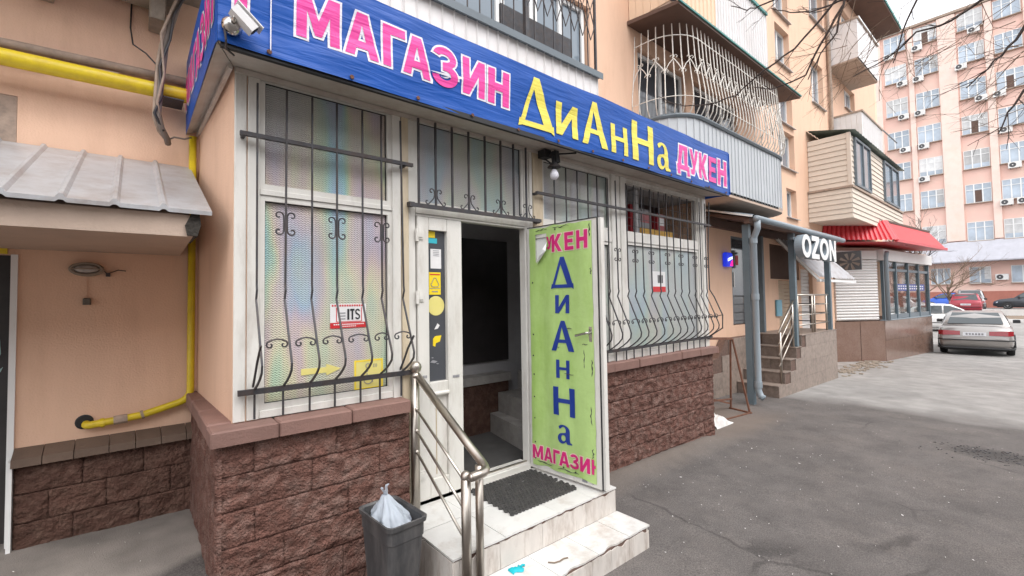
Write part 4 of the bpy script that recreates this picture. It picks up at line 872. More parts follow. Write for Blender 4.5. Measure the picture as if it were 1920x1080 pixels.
# ------------------------------------------------------------------ litter bin with bag
T = thing('litter_bin', 'dark grey square plastic litter bin standing against the stone plinth beside the steps', 'bin', (0.70,-0.44,0.21))
def rring(z, hx, hy, r=0.035, n=4, cx=0.697, cy=-0.445, rot=0.06):
    pts = []
    for qx, qy, a0 in ((1,1,0),(-1,1,90),(-1,-1,180),(1,-1,270)):
        for k in range(n+1):
            a = radians(a0+90*k/n); x = qx*(hx-r)+r*cos(a); y = qy*(hy-r)+r*sin(a)
            pts.append((cx+x*cos(rot)-y*sin(rot), cy+x*sin(rot)+y*cos(rot), z))
    return pts
def loft(m, rings, cap0=True, cap1=True):
    n = len(rings[0]); o = len(m.v)
    for r in rings: m.v += [tuple(p) for p in r]
    for i in range(len(rings)-1):
        for k in range(n): m.f.append((o+i*n+k, o+i*n+(k+1)%n, o+(i+1)*n+(k+1)%n, o+(i+1)*n+k))
    if cap0: m.f.append(tuple(o+k for k in range(n-1,-1,-1)))
    if cap1: m.f.append(tuple(o+(len(rings)-1)*n+k for k in range(n)))
    return m
m = loft(MB(), [rring(0.215,0.082,0.125), rring(0.66,0.104,0.164), rring(0.665,0.108,0.168), rring(0.735,0.109,0.169), rring(0.737,0.118,0.180), rring(0.760,0.120,0.182), rring(0.762,0.112,0.174), rring(0.752,0.103,0.164), rring(0.66,0.098,0.158), rring(0.24,0.078,0.12)])
m.build('bin_body', M['bin'], T)
bg_ = MB()
def bagpt(a, t):
    r = 0.078*(1-t)**0.70*(1+0.42*sin(pi*min(1,t*1.25)))+0.011
    fold = 0.13*sin(7*a+2.2*noise.noise(Vector((cos(a),sin(a),2)))*3)*(0.35+0.65*t)+0.14*noise.noise(Vector((cos(a)*2.2, sin(a)*2.2, t*3)))+0.12*noise.noise(Vector((cos(a)*6, sin(a)*6, t*7)))
    x, y = r*(1+fold)*cos(a), r*(1+fold)*1.42*sin(a)
    return (0.699+x-0.012*t, -0.452+y+0.07*t, 0.668+0.165*t+0.012*noise.noise(Vector((a*2, t*5, 1)))*(1-t))
bg_.grid(lambda a, b: bagpt(2*pi*a, b), 96, 26)
top = Vector(bagpt(0, 1.0)); top = Vector((0.687,-0.382,0.832))
for q, (dx, dy) in enumerate(((0.03,0.02),(-0.028,-0.012))):
    bg_.grid(lambda a, b: (top.x+dx*b+0.020*(a-0.5)*(1-0.6*b)+0.004*sin(9*b), top.y+dy*b+0.016*sin(3*a), top.z-0.012+0.055*sin(pi*b*0.62)+0.006*noise.noise(Vector((a*4,b*4,q)))), 6, 8)
bt = tag(bg_.build('plastic_bag', M['bag'], smooth=True), 'pale translucent plastic bag knotted and stuffed in the litter bin', 'bag')

# ------------------------------------------------------------------ camera, bulb
cz_ = thing('security_camera', 'white bullet security camera on the corner of the blue banner', 'camera', (-0.03,-0.37,3.22))
ax = Vector((0.74,0.06,-0.60)).normalized(); c0 = Vector((-0.070,-0.42,3.266))
def along(c, ax, prof, n=16):
    m = MB(); u = ax.orthogonal().normalized(); v = ax.cross(u); 
    for r, h in prof:
        for k in range(n): m.v.append(tuple(c+ax*h+(u*cos(2*pi*k/n)+v*sin(2*pi*k/n))*r))
    for i in range(len(prof)-1):
        for k in range(n): m.f.append((i*n+k, i*n+(k+1)%n, (i+1)*n+(k+1)%n, (i+1)*n+k))
    m.f.append(tuple(range(n-1,-1,-1))); m.f.append(tuple((len(prof)-1)*n+k for k in range(n))); return m
side = ax.cross(Vector((0,0,1))).normalized(); up = side.cross(ax).normalized()
m = MB()
for h in (0.0, 0.135):
    for a, b in ((-0.032,-0.028),(0.032,-0.028),(0.036,0.014),(0.022,0.034),(-0.022,0.034),(-0.036,0.014)): m.v.append(tuple(c0+ax*h+side*a+up*b))
m.f = [tuple(range(5,-1,-1)), tuple(range(6,12))]+[(k,(k+1)%6,6+(k+1)%6,6+k) for k in range(6)]
m.v = [tuple(c0+(Vector(p)-c0)*0.84) for p in m.v]; m.build('camera_shell', M['lamp_white'], cz_)
m = MB(); 
for h in (-0.012, 0.155):
    for a, b in ((-0.040,0.034),(0.040,0.034),(0.040,0.040),(-0.040,0.040)): m.v.append(tuple(c0+ax*h+side*a+up*b))
m.f = [(3,2,1,0),(4,5,6,7)]+[(k,(k+1)%4,4+(k+1)%4,4+k) for k in range(4)]
m.v = [tuple(c0+(Vector(p)-c0)*0.84) for p in m.v]; m.build('sun_hood', M['lamp_white'], cz_)
along(c0, ax, [(0.020,0.114),(0.020,0.117),(0.015,0.118)]).build('lens', M['black'], cz_)
m = MB(); m.lathe([(0.045,0.0),(0.045,-0.02),(0.028,-0.045),(0.014,-0.05)], (-0.065,-0.345,3.215), 16, 'y'); m.tube([(-0.065,-0.39,3.215),(-0.06,-0.41,3.235),(-0.05,-0.42,3.25)], 0.012, 8); m.build('mount', M['chrome'], cz_, smooth=True)
m = MB(); m.tube([(-0.085,-0.36,3.24),(-0.10,-0.37,3.21),(-0.09,-0.36,3.14),(-0.085,-0.33,3.11),(-0.07,-0.30,3.12),(-0.04,-0.25,3.13)], 0.005, 6); m.build('camera_cable', M['iron'], cz_)
L_ = thing('lamp_holder', 'bare white bulb in a black holder hanging under the sign above the door', 'lamp', (2.31,-0.14,3.15))
m = MB(); m.box(2.25,2.33,-0.13,-0.05,3.10,3.165); m.bar((2.30,-0.09,3.14),(2.34,-0.17,3.09),0.03); m.bar((2.34,-0.16,3.15),(2.345,-0.17,3.05),0.05); m.bar((2.36,-0.16,3.13),(2.52,-0.24,3.15),0.012); m.bar((2.28,-0.10,3.09),(2.32,-0.16,3.03),0.012); m.build('lamp_bracket', M['black'], L_)
m = MB(); m.lathe([(0.018,0.12),(0.02,0.07),(0.055,0.03),(0.058,0.024),(0.02,0.03),(0.018,0.0)], (2.325,-0.165,2.985), 16); m.build('reflector', M['iron'], L_, smooth=True)
m = MB(); m.lathe([(0.0,-0.040),(0.020,-0.036),(0.034,-0.020),(0.038,0.0),(0.033,0.020),(0.020,0.040),(0.016,0.055)], (2.325,-0.165,2.945), 18); m.build('bulb', mat('frosted_bulb', (0.78,0.77,0.84), 0.3, var=0.0), L_, smooth=True)

# ------------------------------------------------------------------ apartment building
A = thing('apartment_building', 'long peach plastered four storey apartment block behind the shops', 'building', (8.0,1.2,0.1))
YF = 1.2
def holed_wall(x0, x1, z0, z1, holes, y, depth, mt, parent, name='wall'):
    xs = sorted({x0, x1}|{h[0] for h in holes}|{h[1] for h in holes}); zs = sorted({z0, z1}|{h[2] for h in holes}|{h[3] for h in holes})
    m = MB()
    inside = lambda x, z: any(h[0] < x < h[1] and h[2] < z < h[3] for h in holes)
    for i in range(len(xs)-1):
        for j in range(len(zs)-1):
            if not inside((xs[i]+xs[i+1])/2, (zs[j]+zs[j+1])/2): m.add([(xs[i],y,zs[j]),(xs[i+1],y,zs[j]),(xs[i+1],y,zs[j+1]),(xs[i],y,zs[j+1])], [(0,1,2,3)])
    for a, b, c, d in holes:
        for p, q in (((a,c),(a,d)),((b,c),(b,d)),((a,c),(b,c)),((a,d),(b,d))):
            m.add([(p[0],y,p[1]),(q[0],y,q[1]),(q[0],y+depth,q[1]),(p[0],y+depth,p[1])], [(0,1,2,3)])
    return m.build(name, mt, parent)
wins = [(11.55,12.50,7.60,8.55),(14.17,15.20,7.30,8.52),(11.60,12.55,6.15,6.95),(11.58,12.60,5.05,5.95),(11.95,12.62,3.85,4.55),(11.5,12.5,8.85,9.75),(14.2,15.4,9.75,11.0),(17.40,18.65,8.0,8.75),(17.4,18.6,10.4,11.3)]
lw = (-2.2,-0.975,2.88,3.195); ldoor = (-2.1,-0.985,0.42,2.22); odoor = (8.80,9.62,1.34,3.12); shopw = (10.75,12.6,2.30,3.12); sh2 = (11.2,12.2,0.9,2.28); sh3 = (12.7,13.6,0.5,2.6)
b1d = (1.3,4.55,4.40,6.0); b2d = (5.72,7.20,3.7,5.85); b2w = (7.5,9.3,4.5,5.85)
holes = wins+[lw, ldoor, odoor, shopw, sh2, sh3, b1d, b2d, b2w]
holed_wall(-9, 21.6, -0.6, 11.9, holes, YF, 0.22, M['peach'], A)
MB().box(-9, 21.6, 1.64, 9, -0.6, 11.9).build('rear_block', M['peach2'], A)
MB().box(21.602, 21.9, 1.205, 9, -0.6, 11.9).build('end_wall', M['peach2'], A)
def bwin(h, nv=2, mt='skyglass', y=YF+0.12, sill=True, tr=0, fm='pvc'):
    a, b, c, d = h; m = MB(); f = 0.055
    for q in ((a,a+f,c,d),(b-f,b,c,d),(a+f,b-f,c,c+f),(a+f,b-f,d-f,d)): m.box(q[0],q[1],y,y+0.06,q[2],q[3])
    for i in range(1, nv): x = a+(b-a)*i/nv; m.box(x-0.035,x+0.035,y-0.003,y+0.058,c+f,d-f)
    if tr: m.box(a+f,b-f,y-0.006,y+0.055,c+(d-c)*tr-0.03,c+(d-c)*tr+0.03)
    w = m.build('window', M[fm], A); MB().box(a+0.03,b-0.03,y+0.03,y+0.036,c+0.03,d-0.03).build('pane', M[mt], w)
    if sill:
        m = MB(); m.add([(a-0.05,YF-0.07,c-0.035),(b+0.05,YF-0.07,c-0.035),(b+0.05,y,c+0.004),(a-0.05,y,c+0.004),(a-0.05,YF-0.07,c-0.05),(b+0.05,YF-0.07,c-0.05),(b+0.05,y,c-0.015),(a-0.05,y,c-0.015)], [(0,1,2,3),(7,6,5,4),(0,4,5,1),(1,5,6,2),(2,6,7,3),(3,7,4,0)]); m.build('window_sill', M['zinc'], w)
    return w
for h in wins: bwin(h, 2)
bwin(lw, 1, 'dglass', YF+0.16, False); 
# grey window reveal on the left and its sill line
m = MB(); m.box(-1.06,-0.977,YF+0.005,YF+0.155,2.882,3.193); m.build('window_reveal', M['conduit'], A)
d_ = MB().box(-2.1,-0.985,YF+0.08,YF+0.13,0.42,2.22).build('door', M['dark'], A)
m = MB(); m.prism([(-1.06,1.55),(-1.03,1.62),(-1.035,1.70),(-1.05,1.78)], lambda x, z: (x,YF+0.077,z), lambda x, z: (x,YF+0.08,z)); m.prism([(-1.10,1.48),(-1.03,1.51),(-1.02,1.54),(-1.06,1.50)], lambda x, z: (x,YF+0.077,z), lambda x, z: (x,YF+0.08,z)); m.build('paint_mark', mat('pale_cyan_paint', (0.35,0.5,0.5), 0.6), d_)
MB().box(-0.985,-0.955,YF-0.015,YF+0.1,0.42,2.22).build('door_frame', M['pvc'], A)
MB().box(-2.1,-1.0,YF-0.02,YF+0.03,2.222,2.26).build('door_lintel', M['yellow'], A)
dd = MB().box(8.86,9.58,YF+0.05,YF+0.09,1.36,3.08).build('door', M['dglass'], A)
m = MB()
for q in ((8.80,8.86,1.34,3.12),(9.58,9.62,1.34,3.12),(8.86,9.58,3.08,3.12)): m.box(q[0],q[1],YF+0.02,YF+0.10,q[2],q[3])
m.build('door_frame', M['rail'], A); m = MB(); m.tube([(8.95,YF+0.03,2.1),(8.95,YF+0.03,2.4)], 0.015, 6); m.build('handle', M['chrome'], dd)
MB().box(9.1,9.22,YF+0.046,YF+0.0495,2.55,2.75).build('sticker', M['red'], dd)
MB().box(10.75,12.6,YF+0.1,YF+0.14,2.30,3.12).build('dark_shopfront', M['brown'], A)
def shut(x0, x1, z0, z1, mt):
    n = int((z1-z0)/0.09); m = MB()
    for i in range(n): m.box(x0, x1, YF+0.08+(0.006 if i % 2 else 0), YF+0.11, z0+(z1-z0)*i/n, z0+(z1-z0)*(i+0.92)/n)
    m.build('shutter', mt, A)
shut(11.2,12.2,0.9,2.28,M['beigeshut']); shut(12.7,13.6,0.5,2.6,M['shutter'])
# balcony door and windows behind the white balcony and the white grille
for a, b in ((1.35,2.95),(2.97,3.5),(3.52,4.5)): bwin((a, b, 4.42, 5.98), 1 if b-a < 0.8 else 2, 'skyglass', YF+0.06, False)
bwin((5.75,7.15,3.75,5.82), 2, 'dglass', YF+0.05, False, 0.42); bwin((7.55,9.25,4.55,5.80), 3, 'dglass', YF+0.05, False)
# left plinth under the gas pipe
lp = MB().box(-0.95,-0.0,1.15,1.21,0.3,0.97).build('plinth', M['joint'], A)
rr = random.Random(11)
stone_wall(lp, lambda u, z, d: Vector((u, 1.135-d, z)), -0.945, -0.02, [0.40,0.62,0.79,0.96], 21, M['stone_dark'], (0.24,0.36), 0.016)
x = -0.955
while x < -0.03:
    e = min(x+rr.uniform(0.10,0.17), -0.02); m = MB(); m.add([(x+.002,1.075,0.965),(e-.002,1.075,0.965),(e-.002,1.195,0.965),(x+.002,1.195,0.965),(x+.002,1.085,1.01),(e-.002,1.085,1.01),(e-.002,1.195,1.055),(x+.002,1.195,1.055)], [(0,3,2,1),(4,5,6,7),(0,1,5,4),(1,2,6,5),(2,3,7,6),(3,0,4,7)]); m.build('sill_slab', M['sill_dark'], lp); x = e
m = MB(); m.box(-0.968,-0.948,1.10,1.2,0.42,1.0); m.build('painted_corner', M['pvc'], A)
# concrete ledge beam and brackets over the gas pipe
m = MB(); m.bar((-0.62,1.08,4.03),(-0.20,1.08,4.03),0.12,0.13); m.build('ledge_beam', M['oldconc'], A)
for x in (-0.862,-0.295): m = MB(); m.cbox(x-0.052,x+0.04,0.98,1.195,3.835,4.5,0.01); m.build('bracket', M['oldconc'], A)
m = MB(); m.box(-3.0,0.6,0.55,1.195,4.12,4.26); m.build('ledge_slab', M['oldconc'], A)
# eave
ev = MB().box(-9,21.9,0.42,1.195,11.80,11.92).build('eave', M['brown'], A)
MB().box(-9,21.95,0.39,0.415,11.86,11.96).build('eave_edge', M['teal'], ev); MB().box(21.905,21.95,0.42,1.2,11.78,11.95).build('eave_edge', M['pvc'], ev)
MB().box(-9,21.9,0.42,9,11.921,12.0).build('roof', M['zinc'], A)
m = MB(); m.tube([(15.62,1.13,3.9),(15.62,1.13,11.8)], 0.05, 8); m.build('drain_pipe', M['conduit'], A)

YB = 0.45
def balcony(x0, x1, z0, z1, mt, pw=0.14, railm='rail', slab=True, left=True, y=YB, rail_h=0.05, bottom=None):
    s = MB().box(x0+0.01, x1-0.01, y+0.03, YF-0.005, z0-0.14, z0).build('balcony', bottom or M['concrete'], A)
    n = max(1, round((x1-x0)/pw)); w = (x1-x0)/n
    for i in range(n):
        m = MB(); a = x0+i*w; m.add([(a+0.002,y+0.006,z0-0.10),(a+w*0.86,y+0.006,z0-0.10),(a+w*0.93,y-0.012,z0-0.10),(a+w-0.002,y+0.006,z0-0.10),(a+0.002,y+0.006,z1),(a+w*0.86,y+0.006,z1),(a+w*0.93,y-0.012,z1),(a+w-0.002,y+0.006,z1)], [(0,1,5,4),(1,2,6,5),(2,3,7,6)])
        m.add([(a+0.002,y+0.03,z0-0.10),(a+w-0.002,y+0.03,z0-0.10),(a+w-0.002,y+0.03,z1),(a+0.002,y+0.03,z1)], [(3,2,1,0)])
        m.build('cladding_panel', mt, s)
    if left:
        n = max(2, round((YF-y)/pw)); w = (YF-0.01-y)/n
        for i in range(n):
            a = y+i*w; m = MB(); m.box(x0, x0+0.02+0.004*(i % 2), a+0.003, a+w-0.003, z0-0.10, z1); m.build('cladding_panel', mt, s)
    m = MB(); m.box(x0-0.02, x1+0.02, y-0.03, y+0.05, z1, z1+rail_h); m.box(x0-0.02, x0+0.04, y+0.05, YF-0.01, z1, z1+rail_h); m.build('balcony_rail', M[railm], s)
    return s
# balcony 1: white panels, dark grille
b1 = balcony(1.02, 3.735, 3.55, 4.445, M['clad'], 0.125)
m = MB(); m.box(0.98,3.78,YB-0.045,YB-0.032,4.43,4.50); m.build('balcony_rail', M['rail'], b1)
for i in range(20):
    x = 1.06+i*0.14; MB().bar((x,YB+0.01,4.495),(x,YB+0.01,5.9),0.010).build('bar', M['iron'], b1)
MB().bar((2.62,YB+0.01,4.495),(2.62,YB+0.01,5.9),0.045).build('bar', M['iron'], b1); MB().bar((3.715,YB+0.01,4.495),(3.715,YB+0.01,5.9),0.025).build('bar', M['iron'], b1)
for j in range(12):
    m = MB(); x = 2.0+j*0.14
    for k in range(2):
        z = 5.02+k*0.34-0.0*j; m.tube([(x,YB-0.01,z),(x+0.07,YB-0.01,z+0.17),(x+0.14,YB-0.01,z)], 0.007, 4); m.tube([(x,YB-0.01,z),(x+0.07,YB-0.01,z-0.17),(x+0.14,YB-0.01,z)], 0.007, 4)
    m.build('scroll', M['iron'], b1)
m = MB(); m.box(3.78-1.2,3.70,YB+0.35,YB+0.38,4.5,5.05); m.build('stored_board', M['iron'], b1)

# balcony 2: rounded, grey panels, white belly grille
def bpath(x0, x1, y0, y1, r, n=7):
    p = [(x0, y1)]
    for i in range(n+1): a = radians(180+90*i/n); p.append((x0+r+r*cos(a), y0+r+r*sin(a)))
    for i in range(n+1): a = radians(270+90*i/n); p.append((x1-r+r*cos(a), y0+r+r*sin(a)))
    p.append((x1, y1)); return p
def resample(p, d):
    out = [p[0]]; acc = 0
    for a, b in zip(p[:-1], p[1:]):
        L = sqrt((b[0]-a[0])**2+(b[1]-a[1])**2); s = d-acc
        while s <= L: out.append((a[0]+(b[0]-a[0])*s/L, a[1]+(b[1]-a[1])*s/L)); s += d
        acc = L-(s-d)
    return out
def outward(p, i):
    a = p[max(0,i-1)]; b = p[min(len(p)-1,i+1)]; t = Vector((b[0]-a[0], b[1]-a[1], 0)).normalized(); return Vector((t.y, -t.x, 0))
pp = bpath(5.62, 9.80, YB, YF-0.01, 0.55)
m = MB(); m.prism(pp, lambda x, y: (x, y, 3.52), lambda x, y: (x, y, 3.60)); b2 = m.build('balcony', M['concrete'], A)
q = resample(pp, 0.13)
for i in range(len(q)-1):
    a, b = q[i], q[i+1]; o = outward(q, i)*0.012
    m = MB(); c = (a[0]*0.15+b[0]*0.85, a[1]*0.15+b[1]*0.85)
    m.add([(a[0],a[1],3.56),(c[0],c[1],3.56),(c[0]+o.x,c[1]+o.y,3.56),(b[0],b[1],3.56),(a[0],a[1],4.56),(c[0],c[1],4.56),(c[0]+o.x,c[1]+o.y,4.56),(b[0],b[1],4.56)], [(0,1,5,4),(1,2,6,5),(2,3,7,6)])
    m.build('cladding_panel', M['gclad'], b2)
m = MB(); m.tube([(x, y-0.01, 4.585) for x, y in resample(pp, 0.2)]+[(9.8,1.19,4.585)], 0.035, 6); m.build('balcony_rail', M['rail'], b2)
q = resample(pp, 0.118); n = len(q)
for i in range(n):
    o = outward(q, i); P = lambda d, z: (q[i][0]+o.x*d, q[i][1]+o.y*d, z)
    MB().tube([P(-0.02,4.60),P(0.02,4.64),P(0.07,4.72),P(0.09,4.84),P(0.08,5.0),P(0.05,5.2),P(0.01,5.5),P(-0.02,5.98)], 0.0085, 5).build('bar', M['wiron'], b2)
for i in range(0, n-2, 2):
    m = MB()
    for k in range(2):
        a, b = q[i+k], q[i+k+1]; oa = outward(q, i+k)*0.04; ob = outward(q, i+k+1)*0.04; za, zb = (5.24,5.42) if k == 0 else (5.42,5.24)
        m.tube([(a[0]+oa.x,a[1]+oa.y,za),((a[0]+b[0])/2+oa.x,(a[1]+b[1])/2+oa.y,(za+zb)/2+0.02),(b[0]+ob.x,b[1]+ob.y,zb)], 0.008, 4)
        t = Vector((b[0]-a[0],b[1]-a[1],0)).normalized(); c = Vector((b[0]+ob.x,b[1]+ob.y,zb+ (0.03 if k == 0 else 0)))
        for s in (-1, 1): m.tube([c+t*s*(0.028+0.022*cos(w_)) + Vector((0,0,0.022*sin(w_))) for w_ in [pi*1.0*s*0+ (pi if s>0 else 0)-s*kk*0.9 for kk in range(6)]], 0.006, 4)
    m.build('scroll', M['wiron'], b2)
m = MB(); m.tube([(x+outward(q,i).x*-0.01, y+outward(q,i).y*-0.01, 5.80) for i, (x, y) in enumerate(q)], 0.008, 4); m.build('hoop', M['wiron'], b2)
m = MB(); m.tube([(x+outward(q,i).x*0.09, y+outward(q,i).y*0.09, 4.84) for i, (x, y) in enumerate(q)], 0.006, 4); m.build('hoop', M['wiron'], b2)
m = MB(); m.add([(5.45,0.36,6.0),(10.32,0.36,6.0),(10.32,1.195,6.10),(5.45,1.195,6.10),(5.45,0.36,6.05),(10.32,0.36,6.05),(10.32,1.195,6.16),(5.45,1.195,6.16)], [(0,3,2,1),(4,5,6,7),(0,1,5,4),(1,2,6,5),(2,3,7,6),(3,0,4,7)]); rf = m.build('balcony_roof', M['brown'], b2)
m = MB(); m.box(5.43,10.34,0.34,0.358,6.035,6.062); m.build('balcony_roof_edge', M['teal'], b2)
# balcony on the third floor
b3 = balcony(5.5, 6.76, 6.25, 7.22, M['peach2'], 0.12, 'teal'); b3b = balcony(6.77, 8.86, 6.25, 7.22, M['clad'], 0.10, 'teal', left=False)
m = MB(); m.tube([(5.46,0.44,6.1),(5.46,0.44,7.6)], 0.04, 8); m.build('corner_pipe', M['rail'], b3)
# beige enclosed balcony box
yb = 0.30
bx = MB().box(13.62,19.6,yb+0.03,YF-0.006,3.86,6.02).build('balcony', M['siding'], A)
def boards(z0, z1, n, xo, yo):
    h = (z1-z0)/n
    for i in range(n):
        a = z0+i*h; m = MB()
        m.add([(xo,yo-0.022,a),(19.62,yo-0.022,a),(19.62,yo-0.004,a+h-0.004),(xo,yo-0.004,a+h-0.004),(xo,yo+0.03,a),(19.62,yo+0.03,a),(19.62,yo+0.03,a+h-0.004),(xo,yo+0.03,a+h-0.004)], [(0,1,2,3),(4,7,6,5),(0,4,5,1),(3,2,6,7),(0,3,7,4),(1,5,6,2)])
        m.build('siding_board', M['siding'], bx)
        m = MB(); m.add([(xo-0.022,yo,a),(xo-0.022,YF-0.008,a),(xo-0.004,YF-0.008,a+h-0.004),(xo-0.004,yo,a+h-0.004),(xo+0.03,yo,a),(xo+0.03,YF-0.008,a),(xo+0.03,YF-0.008,a+h-0.004),(xo+0.03,yo,a+h-0.004)], [(3,2,1,0),(5,6,7,4),(1,5,4,0),(7,6,2,3),(4,7,3,0),(2,6,5,1)])
        m.build('siding_board', M['siding'], bx)
boards(3.84, 4.60, 6, 13.50, yb-0.03); boards(4.66, 6.02, 10, 13.60, yb+0.02)
m = MB(); m.box(13.46,19.66,yb-0.075,yb+0.02,4.602,4.655); m.box(13.46,13.6,yb+0.02,YF-0.01,4.602,4.655); m.build('siding_trim', M['conduit'], bx)
for a, b in ((13.56,13.64),): m = MB(); m.box(13.57,13.66,yb-0.03,yb+0.05,4.66,6.02); m.build('corner_trim', M['siding'], bx)
for a, b in ((14.0,15.55),(17.25,19.3)):
    m = MB(); y = yb-0.05
    for q_ in ((a,a+0.06,4.72,5.98),(b-0.06,b,4.72,5.98),(a+.06,b-.06,4.72,4.78),(a+.06,b-.06,5.92,5.98),((a+b)/2-.03,(a+b)/2+.03,4.78,5.92)): m.box(q_[0],q_[1],y,y+0.06,q_[2],q_[3])
    w = m.build('window', M['rail'], bx)
    # pane belongs to the balcony too (third level limit)
    MB().box(a+0.05,b-0.05,y+0.035,y+0.04,4.77,5.93).build('pane', M['skyglass'], bx)
m = MB(); m.tube([(13.5,yb-0.02,3.82),(19.6,yb-0.02,3.82)], 0.02, 5)
m = MB(); nn = 46
for i in range(nn):
    a = 13.52+6.2*i/nn; b = 13.52+6.2*(i+1)/nn; za = 0.03*(i % 2); zb = 0.03*((i+1) % 2)
    m.add([(a,yb-0.13,6.045+za),(b,yb-0.13,6.045+zb),(b,YF-0.01,6.30+zb),(a,YF-0.01,6.30+za)], [(0,1,2,3)])
m.build('balcony_roof', mat('green_grey_sheet', (0.22,0.29,0.27), 0.5, var=0.15), bx)
b4 = balcony(15.68, 18.1, 8.84, 9.86, M['clad'], 0.6, 'conduit'); b5 = balcony(15.75, 18.2, 6.25, 7.16, M['clad'], 0.13, 'conduit')
m = MB(); m.bar((15.7,YB-0.02,9.9),(18.1,YB-0.02,9.9),0.05); m.build('balcony_rail', M['pvc'], b4)
m = MB(); m.tube([(18.2,0.44,7.2),(21.5,0.6,7.5)], 0.02, 4); m.build('clothes_bracket', M['rail'], b5)

# ------------------------------------------------------------------ left corner: canopy, pipes, lamp
CN = thing('entrance_canopy', 'grey sheet metal canopy on a painted concrete slab over the dark doorway', 'canopy', (-0.6,0.7,2.3))
m = MB(); m.add([(-2.6,0.14,2.255),(-0.175,0.06,2.255),(-0.15,1.195,2.255),(-2.6,1.195,2.255),(-2.6,0.13,2.372),(-0.19,0.05,2.365),(-0.15,1.195,2.80),(-2.6,1.195,2.80)], [(0,3,2,1),(4,5,6,7),(0,1,5,4),(1,2,6,5),(2,3,7,6),(3,0,4,7)])
m.build('canopy_slab', M['concrete'], CN)
xs_ = [-2.3,-1.98,-1.66,-1.34,-1.02,-0.70,-0.46,-0.26,-0.085]
seamx = [-1.75,-1.42,-1.05,-0.66,-0.455,-0.27,-0.10]
seamx = [-1.46,-1.28,-1.07,-0.875,-0.69,-0.505,-0.318,-0.095]
for i in range(len(seamx)-1):
    a, b = seamx[i], seamx[i+1]
    pro = [(a,0.0),(a+0.012,0.018),(a+0.026,0.018),(a+0.038,0.0),(b,0.0)]
    m = MB(); 
    for x, h in pro: m.v.append((x+0.02*0,0.015,2.388+h))
    for x, h in pro: m.v.append((x-0.0,1.19,2.905+h))
    for x, h in pro: m.v.append((x,0.017,2.368+h*0.6))
    m.f = [(k,k+1,6+k,5+k) for k in range(4)]+[(k+1,k,10+k,11+k) for k in range(4)]
    m.build('roof_sheet', M['zinc'], CN)
m = MB(); m.prism([(-0.20,2.26),(-0.155,2.258),(-0.14,2.32),(-0.15,2.40),(-0.18,2.38),(-0.21,2.31)], lambda x, z: (x,0.045,z), lambda x, z: (x,0.4,z)); m.build('decayed_corner', mat('decayed_black', (0.035,0.03,0.025), 0.95, var=0.4, vs=40, bump=1, bs=60), CN)
P1 = thing('gas_pipe', 'thick bright yellow gas pipe running along the peach wall to the sign', 'pipe', (-0.6,1.05,3.35))
m = MB(); m.tube([(-3,1.05,3.335),(-0.145,1.05,3.375),(0.6,1.05,3.375)], 0.050, 16); m.build('pipe_run', M['yellow'], P1, smooth=True)
m = MB(); m.box(-0.27,-0.15,1.0,1.19,3.318,3.326); m.build('pipe_bracket', M['iron'], P1)
P2 = thing('gas_pipe', 'thin yellow gas pipe down the wall corner that bends to a hole above the plinth', 'pipe', (-0.09,1.13,1.2))
pts = [(-0.085,1.135,3.12),(-0.085,1.135,1.30)]+[(-0.085-0.085*(1-cos(radians(a))), 1.135, 1.30-0.085*sin(radians(a))) for a in (20,40,60,80)]+[(-0.35,1.135,1.165),(-0.60,1.135,1.145)]+[(-0.60-0.035*sin(radians(a)),1.135+0.035*(1-cos(radians(a))),1.143) for a in (30,60,90)]+[(-0.637,1.25,1.143)]
m = MB(); m.tube(pts, 0.0235, 12); m.build('pipe_run', M['yellow'], P2, smooth=True)
for x0, x1 in ((-0.50,-0.43),(-0.36,-0.345)):
    zz = 1.145+(x0+0.6)*0.08; m = MB(); m.tube([(x0,1.135,zz),(x1,1.135,zz+0.004)], 0.029, 8); m.build('coupling', M['conduit'], P2)
m = MB(); m.tube([(-0.565,1.135,1.147),(-0.545,1.135,1.149)], 0.030, 10); m.build('coupling', M['yellow'], P2)
m = MB(); m.lathe([(0.038,-0.006),(0.046,-0.003),(0.042,0.0),(0.0,0.0)], (-0.645,1.198,1.158), 20, 'y'); m.build('wall_hole', M['black'], P2)
